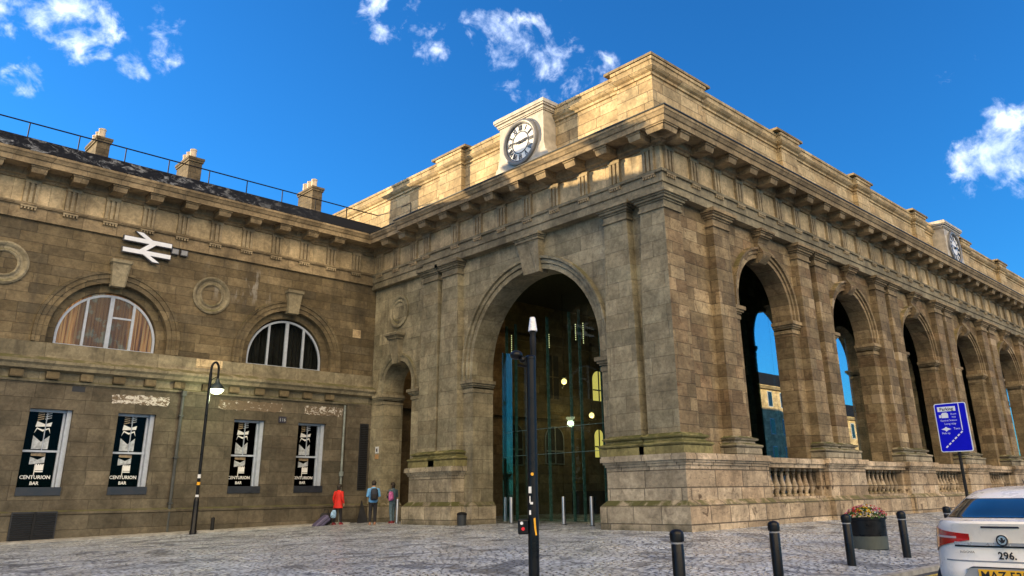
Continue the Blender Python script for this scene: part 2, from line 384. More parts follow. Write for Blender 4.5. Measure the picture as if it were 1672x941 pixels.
def adopt(o, parent, keep=True):
    o.parent = parent
    if parent.get('_local'): o['_local'] = 1
    elif keep: o.matrix_parent_inverse = world(parent).inverted()
def tag(o, label, cat, group=None):
    o['label'] = label; o['category'] = cat
    if group: o['group'] = group
    return o
def thing(name, label, cat, loc=(0, 0, 0), rz=0.0, group=None, local=False):
    o = bpy.data.objects.new(name, None); COL.objects.link(o); o.empty_display_size = .3
    o.location = loc; o.rotation_euler = (0, 0, rz)
    if local: o['_local'] = 1
    return tag(o, label, cat, group)
def clone(o, parent=None, shift=None):
    c = o.copy(); COL.objects.link(c)
    if parent: c.parent = parent
    if shift: c.location = Vector(c.location) + Vector(shift)
    for ch in list(o.children):
        if ch.name in COL.objects: clone_child(ch, c)
    return c
def clone_child(ch, p):
    d = ch.copy(); COL.objects.link(d); d.parent = p
    for g in list(ch.children): clone_child(g, d)
def structure(name, mb, mats, smooth=False): o = obj(name, mb, mats, None, smooth); o['kind'] = 'structure'; return o

def text_mb(mb, txt, size, cx, z, w, T=None, depth=.004, bold=0.0, flip=1):
    cu = bpy.data.curves.new('txt', 'FONT'); cu.body = txt; cu.size = size; cu.align_x = 'CENTER'; cu.offset = bold; cu.resolution_u = 2
    o = bpy.data.objects.new('txt', cu); COL.objects.link(o)
    dg = bpy.context.evaluated_depsgraph_get(); dg.update()
    me = bpy.data.meshes.new_from_object(o.evaluated_get(dg))
    i = mb.add([(cx + flip * v.co.x, w, z + v.co.y) for v in me.vertices])
    for p in me.polygons: mb.face([i + k for k in p.vertices])
    bpy.data.objects.remove(o); bpy.data.meshes.remove(me); bpy.data.curves.remove(cu)
    return mb

# ------------------------------------------------------------------ ground
def zg(x, y):
    base = .34 + .0155 * min(x, 0) + .003 * max(min(x, 60), 0)
    t = min(max(-(y + .4) / 6.6, 0), 1)
    return base * (1 - t)
mb = MB(); xs = [-90, -60, -40, -30] + [-26 + i * 1.0 for i in range(45)] + [22, 26, 32, 40, 50, 60, 80, 110]
ys = [-8.05, -7.5, -7, -6.5, -6, -5, -4, -3, -2, -1, -.4, 0, 1, 3, 6, 9, 12, 15, 16.5, 17.6, 19]
ids = [[mb.add([(x, y, zg(x, y))]) for y in ys] for x in xs]
for i in range(len(xs) - 1):
    for j in range(len(ys) - 1): mb.face((ids[i][j], ids[i + 1][j], ids[i + 1][j + 1], ids[i][j + 1]))
structure('pavement', mb, 'granite_setts', True)
structure('road', MB().box(-150, 160, -21.5, -8.2, -.3, -.08), 'asphalt')
structure('kerb', MB().box(-90, 110, -8.2, -8.045, -.25, .005), 'kerb_stone')
structure('yellow_line', MB().box(-90, 110, -8.5, -8.4, -.09, -.076), 'yellow_line')
structure('footway', MB().box(-150, 160, -31, -21.5, -.3, .02), 'far_ground')
structure('ground', MB().poly([(-3000, -3000, -.22), (3000, -3000, -.22), (3000, 3000, -.22), (-3000, 3000, -.22)]) or None, 'far_ground') if False else None
g = MB(); g.poly([(-3000, -3000, -.22), (3000, -3000, -.22), (3000, 3000, -.22), (-3000, 3000, -.22)]); structure('ground', g, 'far_ground')
g = MB()
for a, b in ((-60, -14), (-14, -7), (-7, -.9)):
    za, zb = zg(a, 17.5), zg(b, 17.5)
    g.rings([[(x, 17.15, z - .1), (x, 17.15, z + .07), (x, 18.0, z + .075), (x, 18.0, z - .1)] for x, z in ((a, za), (b, zb))])
structure('footpath', g, 'kerb_stone')

# ------------------------------------------------------------------ portico
L_B = 59.84; BAY = 7.74; C0 = 6.7; NB = 7
PO = thing('station_portico', 'huge arched stone portico with clocks on its parapet standing at the corner', 'building', (0, 0, .34))
AC = 6.86                                                     # centre of the end arch
PAIR = [10.57 + BAY * k for k in range(6)]
WF = -.35                                                     # wall face behind the pilasters

# walls
mb = MB(TB)
for k in range(NB):
    c = C0 + BAY * k
    u0 = .36 if k == 0 else c - BAY / 2
    u1 = c + BAY / 2 if k < NB - 1 else L_B - .36
    mb.archwall(u0, u1, .2, 12.9, c, 1.95, 8.2, 1.2, WF, .78)
obj('wall', mb, 'ashlar_brown', PO)
mb = MB(TA); mb.archwall(.352, 13.6, .2, 12.9, AC, 3.5, 6.4, .2, WF, 1.1)
mb.archwall(13.6, WY - .02, .2, 12.9, 15.9, 1.12, 6.35, .2, WF - .12, 1.1)
obj('wall', mb, 'ashlar_grey', PO)
# far end, back wall inside, ceiling, floor, roof
mb = MB(); mb.box(L_B - 1.3, L_B - .35, .5, 17.9, .2, 12.9); obj('wall', mb, 'ashlar_grey', PO)
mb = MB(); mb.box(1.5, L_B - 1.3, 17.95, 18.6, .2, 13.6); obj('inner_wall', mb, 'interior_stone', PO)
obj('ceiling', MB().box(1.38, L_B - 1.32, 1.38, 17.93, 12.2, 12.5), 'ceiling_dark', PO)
obj('roof', MB().box(.75, L_B - .75, .75, 23.2, 13.86, 14.6), 'roof_lead', PO)

# entablature
pathAB = [(.2, WY - .02), (.2, 13.62), (0, 13.62), (0, 0), (L_B, 0), (L_B, 14)]
arch_p = [(-.6, 11.25), (-.02, 11.25), (-.02, 11.55), (.03, 11.565), (.03, 11.9), (.1, 11.91), (.12, 11.99), (.06, 12.03), (-.6, 12.03)]
obj('architrave', MB().sweep(arch_p, pathAB), 'moulding_grey', PO)
fr = obj('frieze', MB().sweep([(-.6, 12.034), (-.03, 12.034), (-.03, 12.92), (-.6, 12.92)], pathAB), 'frieze_stone', PO)
corn_p = [(-.6, 12.924), (.05, 12.924), (.07, 13.02), (.16, 13.06), (.2, 13.3), (.83, 13.3), (.83, 13.26), (.88, 13.26), (.88, 13.46), (.92, 13.48), (.97, 13.6), (1.0, 13.63), (1.0, 13.72), (.9, 13.74), (-.22, 14.12), (-.6, 14.14)]
co = obj('cornice', MB().sweep(corn_p, pathAB), 'moulding_brown', PO)
obj('flashing', MB().sweep([(.9, 13.742), (1.015, 13.722), (1.03, 13.74), (1.03, 13.775), (.9, 13.785)], pathAB), 'lead_dark', PO)
def trig_mb(T):
    m_ = MB(T)
    m_.box(-.25, .25, -.2, -.0, 12.034, 12.9)
    for a in (-.235, -.055, .125): m_.box(a, a + .11, -.05, .075, 12.036, 12.8)
    m_.box(-.265, .265, -.2, .09, 12.8, 12.918)
    m_.box(-.26, .26, -.02, .1, 11.855, 11.905)
    for k in range(5): m_.box(-.25 + k * .11, -.19 + k * .11, 0, .085, 11.77, 11.855)
    return m_
def modil_mb(T, d=0):
    m_ = MB(T); m_.taper([(13.0 + d, -.24, .24, .1, .72), (13.1 + d, -.26, .26, .05, .76), (13.2 + d, -.26, .26, .05, .78)])
    m_.box(-.3, .3, .05, .82, 13.2 + d, 13.297 + d); return m_
def repeat(name, mb_, mat, parent, spots):
    first = None
    for sft in spots:
        if first is None: first = obj(name, mb_, mat, parent); first.location = sft
        else:
            c = first.copy(); COL.objects.link(c); c.location = sft
    return first
sA = [.5 + 1.527 * k for k in range(9)]; sB = [.46 + 1.5135 * k for k in range(39)]
repeat('triglyph', trig_mb(TA), 'triglyph_stone', fr, [(0, u, 0) for u in sA[:8]] + [(0, 13.3, 0)] + [(.2, u, 0) for u in (14.55, 16.0, 17.4)])
repeat('triglyph', trig_mb(TB), 'triglyph_stone', fr, [(u, 0, 0) for u in sB])
repeat('modillion', modil_mb(TA), 'moulding_brown', co, [(0, u, 0) for u in [-.55] + sA] + [(.2, u, 0) for u in (14.55, 16.0)])
repeat('modillion', modil_mb(TB), 'moulding_brown', co, [(u, 0, 0) for u in [-.55] + sB])

# pilasters
def pilaster(T, c, bw, tw, proud, mat, wrap=0.0):
    """shaft with taper; capital and base are sub-parts. wrap: extra width on the low-u side to turn a corner"""
    s_ = MB(T); d = WF - .3
    s_.taper([(3.18, c - bw / 2, c + bw / 2, d, proud), (7, c - (bw * .97) / 2, c + (bw * .97) / 2, d, proud - .01), (10.66, c - tw / 2, c + tw / 2, d, proud - .03)])
    sh = obj('pilaster', s_, mat, PO)
    k = MB(T); h = tw / 2; p = proud - .03
    for z0, z1, e in ((10.62, 10.7, .06), (10.7, 10.9, .02), (10.9, 10.97, .07), (10.97, 11.06, .14), (11.06, 11.12, .2), (11.12, 11.246, .27)):
        k.box(c - h - e, c + h + e, d - .02, p + e, z0, z1)
    obj('capital', k, 'moulding_grey' if T is TA else 'moulding_brown', sh)
    k = MB(T); h = bw / 2
    k.box(c - h - .26, c + h + .26, d - .02, proud + .26, 2.56, 2.8)
    prof = [(2.8, .2), (2.83, .28), (2.87, .31), (2.91, .29), (2.94, .2), (2.97, .12), (3.03, .1), (3.06, .18), (3.1, .21), (3.14, .18), (3.16, .08), (3.2, .03)]
    k.taper([(z, c - h - e, c + h + e, d - .02, proud + e) for z, e in prof])
    obj('base', k, 'mossy_base' if T is TA else 'plinth_grey', sh)
for c in (2.17,): pilaster(TA, c, 1.3, 1.02, 0, 'ashlar_grey')
for c in (11.6, 12.99): pilaster(TA, c, 1.26, 1.04, 0, 'ashlar_grey')
pB = [3.5] + [p + e for p in PAIR for e in (-.79, .74)] + [L_B - 3.5]
for c in pB: pilaster(TB, c, 1.08, 1.02, -.003, 'ashlar_brown')
# corner pier: one square shaft turning the corner
def corner_pier():
    s_ = MB(); s_.taper([(3.18, 0, 1.05, 0, 1.24), (7, .01, 1.02, .01, 1.2), (10.66, .03, .97, .03, 1.04)])
    sh = obj('corner_pier', s_, 'ashlar_grey', PO); sh.data.materials.append(MATS['ashlar_brown'])
    for p in sh.data.polygons:
        if p.normal.y < -.8: p.material_index = 1
    k = MB(); 
    for z0, z1, e in ((10.62, 10.7, .06), (10.7, 10.9, .02), (10.9, 10.97, .07), (10.97, 11.06, .14), (11.06, 11.12, .2), (11.12, 11.247, .27)):
        k.box(.03 - e, .97 + e, .03 - e, 1.04 + e, z0, z1)
    obj('capital', k, 'moulding_grey', sh)
    k = MB(); k.box(-.26, 1.3, -.26, 1.45, 2.56, 2.8)
    prof = [(2.8, .2), (2.83, .28), (2.87, .31), (2.91, .29), (2.94, .2), (2.97, .12), (3.03, .1), (3.06, .18), (3.1, .21), (3.14, .18), (3.16, .08), (3.2, .03)]
    k.taper([(z, -e, 1.05 + e, -e, 1.24 + e) for z, e in prof]); obj('base', k, 'mossy_base', sh)
corner_pier()

# pedestals and plinth
ped_prof = [(.1, .5), (1.0, .5), (1.03, .46), (1.2, .32)]
def pedestal(T, u0, u1, back, mats, name='pedestal'):
    m_ = MB(T); e = .2
    m_.taper([(.05, u0 - e, u1 + e, back, .5), (1.0, u0 - e, u1 + e, back, .5), (1.04, u0 - e + .02, u1 + e - .02, back, .48), (1.2, u0 - .02, u1 + .02, back, .32), (1.2, u0, u1, back, .3), (2.22, u0, u1, back, .3)])
    for z0, z1, x in ((2.22, 2.3, .05), (2.3, 2.37, .1), (2.37, 2.5, .16), (2.5, 2.556, .14)): m_.box(u0 - x, u1 + x, back, .3 + x, z0, z1)
    return obj(name, m_, mats, PO)
pedestal(TA, 10.86, 13.72, -.62, 'plinth_grey')
def corner_ped():
    m_ = MB(); X, Y = 4.55, 2.77
    def lay(z, e): return (z, -.3 - e, X, -.3 - e, Y + e)
    m_.taper([lay(.05, .2), lay(1.0, .2), lay(1.04, .18), lay(1.2, .02), lay(1.2, 0), lay(2.22, 0)])
    for z0, z1, x in ((2.22, 2.3, .05), (2.3, 2.37, .1), (2.37, 2.5, .16), (2.5, 2.556, .14)): m_.box(-.3 - x, X, -.3 - x, Y + x, z0, z1)
    o = obj('pedestal', m_, ['plinth_grey', 'plinth_stone'], PO)
    for p in o.data.polygons:
        if p.normal.y < -.3 and abs(p.normal.x) < .5: p.material_index = 1
corner_ped()
for p in PAIR: pedestal(TB, p - 1.62, p + 1.6, -.62, 'plinth_stone')
mb = MB(TB); mb.box(4.5, L_B, -.9, .3, .05, 1.0); mb.taper([(1.0, 4.5, L_B, -.9, .3), (1.14, 4.5, L_B, -.9, .2)])
obj('plinth', mb, 'plinth_stone', PO)
for k in range(NB):
    c = C0 + BAY * k; m_ = MB(TB)
    m_.box(c - 2.35, c + 2.35, -.6, .12, 1.14, 1.22); m_.box(c - 2.35, c + 2.35, -.65, .2, 2.2, 2.34); m_.box(c - 2.35, c + 2.35, -.68, .26, 2.34, 2.52)
    m_.box(c - 2.35, c - 2.0, -.5, .05, 1.22, 2.2); m_.box(c + 2.0, c + 2.35, -.5, .05, 1.22, 2.2)
    bal = obj('balustrade', m_, 'plinth_stone', PO)
    bp_ = [(.11, 1.225), (.11, 1.3), (.07, 1.33), (.085, 1.4), (.135, 1.5), (.14, 1.58), (.1, 1.72), (.065, 1.88), (.06, 1.98), (.09, 2.02), (.06, 2.05), (.1, 2.1), (.11, 2.197)]
    if k == 0: bmb = MB().lathe(bp_, 0, 0, 12)
    if k < 5:
        spots = [(c - 1.72 + .43 * i, .22, 0) for i in range(9)]
        if k == 0: bfirst = obj('baluster', bmb, 'plinth_stone', bal, True); bfirst.location = spots[0]; spots = spots[1:]
        for sp in spots:
            q = bfirst.copy(); COL.objects.link(q); q.parent = bal; q.location = sp

# arch mouldings, imposts, keystones
av_p = [(-.003, WF - .06), (-.003, WF + .05), (.19, WF + .05), (.195, WF + .02), (.215, WF + .02), (.22, WF + .11), (.37, WF + .11), (.375, WF + .08), (.395, WF + .08), (.4, WF + .2), (.5, WF + .22), (.54, WF - .06)]
obj('archivolt', MB(TA).archband(av_p, AC, 3.5, 6.4, 5.96), 'ashlar_grey', PO)
av_s = [(-.003, WF - .18), (-.003, WF - .07), (.2, WF - .07), (.21, WF - .03), (.32, WF + .01), (.35, WF - .18)]
obj('archivolt', MB(TA).archband(av_s, 15.9, 1.12, 6.35, 6.0), 'ashlar_grey', PO)
av_b = [(-.003, WF - .06), (-.003, WF + .05), (.15, WF + .05), (.155, WF + .02), (.175, WF + .02), (.18, WF + .11), (.3, WF + .11), (.305, WF + .08), (.325, WF + .08), (.33, WF + .19), (.42, WF + .21), (.46, WF - .06)]
first = obj('archivolt', MB(TB).archband(av_b, C0, 1.95, 8.2, 7.9), 'ashlar_brown', PO)
def same(first, shift, parent=None):
    q = first.copy(); COL.objects.link(q); q.location = Vector(first.location) + Vector(shift)
    for ch in first.children:
        r = ch.copy(); COL.objects.link(r); r.parent = q
    return q
for k in range(1, NB): same(first, (BAY * k, 0, 0))
def impost(T, jam, sgn, w, th, z1, h, mat):
    m_ = MB(T)
    for a, b, e in ((0, .3, .03), (.3, .42, .0), (.42, .55, .06), (.55, .72, .12), (.72, 1, .18)):
        u0, u1 = sorted((jam + sgn * e, jam - sgn * .72)); m_.box(u0, u1, w - th, w + e + .012, z1 - h + h * a, z1 - h + h * b)
    return obj('impost', m_, mat, PO)
impost(TA, AC + 3.5, -1, WF, 1.1, 5.97, .5, 'moulding_grey'); impost(TA, AC - 3.5, 1, WF, 1.1, 5.97, .5, 'moulding_grey')
impost(TA, 15.9 + 1.12, -1, WF - .12, 1.1, 6.02, .45, 'moulding_grey'); impost(TA, 15.9 - 1.12, 1, WF - .12, 1.1, 6.02, .45, 'moulding_grey')
i1 = impost(TB, C0 - 1.95, 1, WF, .78, 7.92, .48, 'moulding_brown'); i2 = impost(TB, C0 + 1.95, -1, WF, .78, 7.92, .48, 'moulding_brown')
for k in range(1, NB): same(i1, (BAY * k, 0, 0)); same(i2, (BAY * k, 0, 0))
def keystone(T, c, zb, zt, hb, ht, w0, scroll, mat):
    m_ = MB(T); n = 12; rs = []
    for i in range(n + 1):
        t = i / n; z = zb + (zt - .32 - zb) * t; h = hb + (ht - hb) * t
        w = w0 + (.16 + .2 * t + (.13 * sin(t * 2 * pi - .4) if scroll else 0))
        rs.append([(c - h, w0 - .3, z), (c + h, w0 - .3, z), (c + h, w, z), (c, w - (.0 if scroll else .03), z), (c - h, w, z)])
    m_.rings(rs)
    wt = w0 + .36
    for a, b, e in ((zt - .32, zt - .26, .0), (zt - .26, zt - .16, .06), (zt - .16, zt - .1, .1), (zt - .1, zt, .16)): m_.box(c - ht - e, c + ht + e, w0 - .3, wt + e, a, b)
    return obj('keystone', m_, mat, PO)
keystone(TA, AC - .2, 9.72, 11.245, .45, .6, WF, False, 'moulding_grey')
keystone(TA, 15.9 + .05, 7.35, 8.72, .24, .34, WF - .12, False, 'moulding_grey')
kf = keystone(TB, C0, 9.95, 11.245, .25, .36, WF, True, 'ashlar_brown')
for k in range(1, NB): same(kf, (BAY * k, 0, 0))
# pier plinths of the end arch and small arch, round recess
for c, e in ((AC + 3.5, 1), (15.9 + 1.12, 1), (15.9 - 1.12, -1)):
    w = WF if c < 12 else WF - .12
    u0, u1 = sorted((c - e * .16, c + e * .7)); mb = MB(TA).taper([(.05, u0, u1, w - 1.12, w + .15), (1.0, u0, u1, w - 1.12, w + .15), (1.18, u0 + .12, u1 - .12, w - 1.1, w + .01)]); obj('pier_plinth', mb, 'plinth_grey', PO)
rp = [(.78, WF - .13), (.78, WF - .04), (.7, WF - .02), (.64, WF - .04), (.6, WF - .09), (.52, WF - .09), (.48, WF - .06), (.42, WF - .13)]
obj('roundel', MB(TA).ring(16.0, 9.85, rp), 'ashlar_grey', PO, True)

# attic
att_path = [(.22, 24.0), (.22, 13.42), (0, 13.42), (0, 10.98), (.22, 10.98), (.22, 2.5), (0, 2.5), (0, 0), (4.05, 0), (4.05, .22)]
for p in PAIR: att_path += [(p - 1.12, .22), (p - 1.12, 0), (p + 1.12, 0), (p + 1.12, .22)]
att_path += [(L_B - 4.05, .22), (L_B - 4.05, 0), (L_B, 0), (L_B, 24)]
att_p = [(-1.2, 14.0), (-.24, 14.0), (-.3, 14.3), (-.4, 14.32), (-.42, 16.0), (-.36, 16.02), (-.36, 16.12), (-.28, 16.18), (-.22, 16.27), (-.22, 16.33), (-.3, 16.36), (-.3, 16.56), (-.26, 16.58), (-.26, 16.7), (-.3, 16.72), (-1.2, 16.74)]
obj('attic', MB().sweep(att_p, att_path), 'ashlar_attic', PO)
def coping(*bx): obj('coping', MB().box(*bx, 16.735, 16.84), 'moulding_brown', PO)
coping(.24, 1.2, 10.94, 13.46)
mb = MB(); mb.prism([(.24, .24), (4.09, .24), (4.09, 1.2), (1.2, 1.2), (1.2, 2.54), (.24, 2.54)], 16.735, 16.84)
mb.v = [(a, c, b) for a, b, c in mb.v]; obj('coping', mb, 'moulding_brown', PO)
for p in PAIR: coping(p - 1.16, p + 1.16, .24, 1.2)

# clocks
def clock(T, c):
    m_ = MB(T); h = 1.32
    m_.box(c - h, c + h, -.8, .08, 13.75, 16.4)
    m_.taper([(13.72, c - h - .28, c + h + .28, -.7, .1), (14.3, c - h - .28, c + h + .28, -.7, .1), (14.55, c - h - .2, c + h + .2, -.7, .1), (14.6, c - h - .1, c + h + .1, -.7, .1), (15.0, c - h - .02, c + h + .02, -.7, .1)])
    for z0, z1, e in ((16.4, 16.46, .05), (16.46, 16.58, .09), (16.58, 16.66, .16), (16.66, 16.8, .2), (16.8, 16.86, .14)): m_.box(c - h - e, c + h + e, -.8, .08 + e, z0, z1)
    cc = obj('clock_case', m_, 'clock_paint', PO)
    zc = 15.36; R = .96
    obj('dial', MB(T).prism([(c + R * .9 * cos(2 * pi * k / 48), zc + R * .9 * sin(2 * pi * k / 48)) for k in range(48)], .06, .12), 'dial_white', cc)
    obj('rim', MB(T).ring(c, zc, [(R * .88, .05), (R * .88, .16), (R * .93, .21), (R, .22), (R * 1.06, .19), (R * 1.08, .05)], 48), 'clock_ring', cc, True)
    d = MB(T)
    d.ring(c, zc, [(.46, .115), (.46, .135), (.5, .135), (.5, .115)], 40); d.ring(c, zc, [(.8, .115), (.8, .135), (.83, .135), (.83, .115)], 40)
    def stroke(x0, y0, x1, y1, t, w=.136):
        dx, dy = x1 - x0, y1 - y0; l = math.hypot(dx, dy); px, py = -dy / l * t / 2, dx / l * t / 2
        d.prism([(c + x, zc + y) for x, y in ((x0 + px, y0 + py), (x1 + px, y1 + py), (x1 - px, y1 - py), (x0 - px, y0 - py))], .118, w)
    s = -1 if T is TA else 1                                    # u runs leftwards on the end face
    rom = ['XII', 'I', 'II', 'III', 'IIII', 'V', 'VI', 'VII', 'VIII', 'IX', 'X', 'XI']
    for hnum, rr in enumerate(rom):
        a = hnum * pi / 6; ur = (sin(a), cos(a)); ut = (cos(a), -sin(a))
        wid = sum({'I': .055, 'V': .13, 'X': .13}[q] for q in rr); x = -wid / 2; kk = 0
        for q in rr:
            ww = {'I': .055, 'V': .13, 'X': .13}[q]; mid = x + ww / 2; lo, hi = .53, .77
            def P(tn, rd): return (s * (ur[0] * rd + ut[0] * tn), ur[1] * rd + ut[1] * tn)
            kk += 1; wz = .136 + .0012 * kk
            if q == 'I': stroke(*P(mid, lo), *P(mid, hi), .03, wz)
            elif q == 'V': stroke(*P(mid, lo), *P(mid - .05, hi), .036, wz); stroke(*P(mid, lo), *P(mid + .05, hi), .02, wz + .0006)
            else: stroke(*P(mid - .05, hi), *P(mid + .05, lo), .036, wz); stroke(*P(mid + .05, hi), *P(mid - .05, lo), .02, wz + .0006)
            x += ww
    obj('numerals', d, 'clock_black', cc)
    d = MB(T)
    def hand(a, l, t, back, w):
        x, y = s * sin(a), cos(a); px, py = -y, x
        d.prism([(c + q, zc + r) for q, r in ((-x * back + px * t, -y * back + py * t), (-x * back - px * t, -y * back - py * t), (x * l * .7 - px * t * 1.3, y * l * .7 - py * t * 1.3), (x * l, y * l), (x * l * .7 + px * t * 1.3, y * l * .7 + py * t * 1.3))], w, w + .012)
    hand(radians(83), .5, .035, .2, .16); hand(radians(276), .76, .022, .25, .175)
    d.prism([(c + .06 * cos(k * pi / 6), zc + .06 * sin(k * pi / 6)) for k in range(12)], .13, .2)
    obj('hands', d, 'clock_black', cc)
clock(TA, AC); clock(TB, C0 + BAY * 3)

# glass behind the arches
gfirst = None
for k in range(NB):
    c = C0 + BAY * k
    gl = obj('glass_screen', MB().poly([(c - 3.6, 2.0, .4), (c + 3.6, 2.0, .4), (c + 3.6, 2.0, 11.6), (c - 3.6, 2.0, 11.6)]) or None, 'screen_glass', PO) if False else None
    m_ = MB(); m_.box(c - 3.3, c + 4.43, 2.66, 2.68, .42, 11.4)
    gl = obj('glass_screen', m_, 'screen_glass', PO)
    m_ = MB()
    for x in (-2.3, 0.35, 2.6): m_.box(c + x - .04, c + x + .04, 2.69, 2.9, .4, 11.6)
    obj('mullion', m_, 'frame_green', gl)
m_ = MB(); m_.box(2.6, 2.62, 3.0, 10.85, .42, 10.6)
gl = obj('glass_screen', m_, 'entrance_glass', PO)
m_ = MB()
for y in (10.86, 10.27, 8.32, 7.04, 6.5, 5.4): m_.box(2.63, 2.78, y - .012, y + .012, .42, 8.6)
m_.box(2.585, 2.64, 3.0, 10.86, 2.965, 2.98); m_.box(2.585, 2.64, 3.0, 10.86, 3.965, 3.98)
obj('fin', m_, 'fin_glass', gl)
e_ = radians(-8.5); obj('glass_screen', MB(lambda a, b, z: (1.75 + a * cos(e_) - b * sin(e_), 10.1 + a * sin(e_) + b * cos(e_), z)).box(0, .5, 0, .02, .42, 7.2), 'screen_glass', PO)

# inside: windows in the back wall, lamps, counters
YI = 17.95
def inner_window(x0, x1, z0, zs, mat, arched, frame='white_frame'):
    c = (x0 + x1) / 2; r = (x1 - x0) / 2
    pts = [(x0, z0), (x1, z0)] + ([(c + r * cos(pi * k / 12), zs + r * sin(pi * k / 12)) for k in range(13)] if arched else [(x1, zs), (x0, zs)])
    f = obj('window', MB(TW).prism([(c + (u - c) * 1.12, z0 + (z - z0) * 1.04 - .06) for u, z in pts], .15, .2), frame, PO)
    if mat == 'lit_yellow': f['label'] = 'arched window glowing yellow'
    obj('pane', MB(TW).prism(pts, .19, .215), mat, f)
    m_ = MB(TW); m_.box(c - .04, c + .04, .216, .25, z0, zs + (r if arched else 0)); m_.box(x0, x1, .216, .245, (z0 + zs) / 2 - .04, (z0 + zs) / 2 + .04); obj('glazing_bar', m_, frame, f)
inner_window(12.3, 13.35, 6.75, 9.3, 'curtain_dark', False, 'interior_stone')
inner_window(12.2, 13.6, 3.1, 4.45, 'curtain_dark', True, 'grey_plate')
inner_window(16.4, 17.5, 6.9, 8.2, 'lit_yellow', True, 'pipe_grey'); inner_window(16.4, 17.2, 3.5, 4.75, 'lit_yellow', True, 'pipe_grey')
inner_window(9.2, 10.3, 3.0, 4.6, 'curtain_dark', True, 'pipe_pale'); inner_window(20.5, 21.6, 3.2, 4.6, 'lit_yellow', True); inner_window(4.1, 5.3, .4, 4.6, 'door_wood', True, 'pipe_grey')
inner_window(4.1, 5.2, 6.6, 8.0, 'curtain_dark', True, 'grey_plate')
m_ = MB(TW); m_.box(1.6, 58, .16, .45, 5.55, 5.8); m_.box(1.6, 58, .16, .3, 9.9, 10.2); obj('string_course', m_, 'interior_stone', PO)
obj('counter', MB().box(11.5, 15.2, 14.6, 15.4, .4, 1.55), 'black_paint', PO); obj('panel', MB().box(9.9, 12.4, 10.2, 10.25, .42, 1.5), 'notice_tan', PO); obj('panel', MB().box(8.0, 9.5, 8.5, 8.55, .42, 1.45), 'pipe_pale', PO)
def globe(x, y, z, half, label):
    t = thing('globe_lamp', label, 'lamp', (x, y, z), group='lit globe lamps inside the portico')
    m_ = MB(); m_.tube([(x, y, z + .2), (x, y, 12.2)], .018, 6); obj('cord', m_, 'cable', t)
    obj('globe', MB().ball((x, y, z), .15, 14, 10), 'globe_glow', t, True)
    obj('collar', MB().lathe([(.05, z + .16), (.13, z + .19), (.16, z + .25), (.05, z + .34)], x, y, 12), 'iron_green', t)
    li = bpy.data.lights.new('lamp_light', 'POINT'); li.energy = 32; li.color = (1, .66, .3); li.shadow_soft_size = .21
    lo = bpy.data.objects.new('lamp_light', li); COL.objects.link(lo); lo.location = (x, y, z - .32); adopt(lo, t)
globe(10.75, 15.0, 7.28, 0, 'higher of the two lit globe lamps hanging inside the big arch')
globe(4.6, 15.4, 8.6, 0, 'lit globe lamp high inside the small left archway')
globe(14.05, 16.0, 5.72, 0, 'lower yellow globe lamp inside the big arch, near its right pier')
for y, z0, z1 in ((10.8, 7.3, 8.3), (10.5, 7.4, 8.25), (8.46, 7.35, 8.05), (6.92, 7.45, 8.2), (6.5, 7.25, 8.15)):
    n_ = int((z1 - z0) / .09); m_ = MB()
    for i in range(n_): m_.ball((2.95, y, z0 + .09 * i), .021, 5, 4)
    o = obj('fairy_lights', m_, 'fairy'); o.location = (0, 0, 0)
    tag(o, 'short vertical string of tiny warm lights behind the big arch glass', 'string lights', 'vertical strings of warm lights behind the big arch glass')

# ------------------------------------------------------------------ wing
WI = thing('station_wing', 'long two-storey station building with bar windows and lunettes, left of the portico', 'building', (-8, WY, .22))
X0 = -60.0; XE = .62
mb = MB(TW)
for a, b, c in ((-18.5, -7.73, -11.43), (-7.73, XE, -3.98)): mb.archwall(a, b, 6.9, 12.9, c, 2.14, 7.42, 7.0, 0, .5)
mb.box(X0, -18.5, -.5, 0, 6.9, 12.9)
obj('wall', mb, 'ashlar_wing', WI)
wins = [(-13.63, -12.24), (-10.7, -9.32), (-6.16, -4.78), (-3.23, -1.86)]
mb = MB(TW); Z0, Z1 = 1.67, 4.63
edges = [X0] + [e for w in wins for e in w] + [XE]
for i in range(0, len(edges), 2):
    mb.box(edges[i], edges[i + 1], -.5, 0, -.1, 6.9)
for a, b in wins: mb.box(a, b, -.5, 0, -.1, Z0); mb.box(a, b, -.5, 0, Z1, 6.9)
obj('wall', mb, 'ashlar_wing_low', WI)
obj('wall', MB().box(X0, XE, WY + 9.5, WY + 10, 0, 13.8), 'ashlar_wing', WI)
obj('partition', MB().box(X0, XE + 1.0, WY + 2.2, WY + 2.4, 0, 13.0), 'curtain_dark', WI)
for a, b in ((-8.39, -7.42), (-.85, XE)): obj('pilaster_strip', MB(TW).box(a, b, -.1, .08, 1.1, 5.62), 'ashlar_wing_low', WI)
mb = MB(TW); mb.taper([(-.1, X0, XE, -.1, .16), (1.0, X0, XE, -.1, .16), (1.03, X0, XE, -.1, .19), (1.1, X0, XE, -.1, .19), (1.16, X0, XE, -.1, .06)]); obj('plinth', mb, 'ashlar_wing_low', WI)
wp = [(X0, WY), (XE - .01, WY)]
sc = obj('string_course', MB().sweep([(-.2, 5.56), (.06, 5.56), (.09, 5.63), (.04, 5.67), (.04, 5.92), (.1, 5.95), (.3, 6.0), (.32, 6.12), (.4, 6.2), (.4, 6.3), (.36, 6.33), (.1, 6.45), (.08, 6.52), (.07, 6.98), (-.2, 6.995)], wp), 'moulding_grey', WI)
repeat('bracket', MB(TW).box(-.21, .21, 0, .2, 5.68, 5.94), 'ashlar_wing', sc, [(x, 0, 0) for x in [-1.85 - 1.13 * k for k in range(16)]])
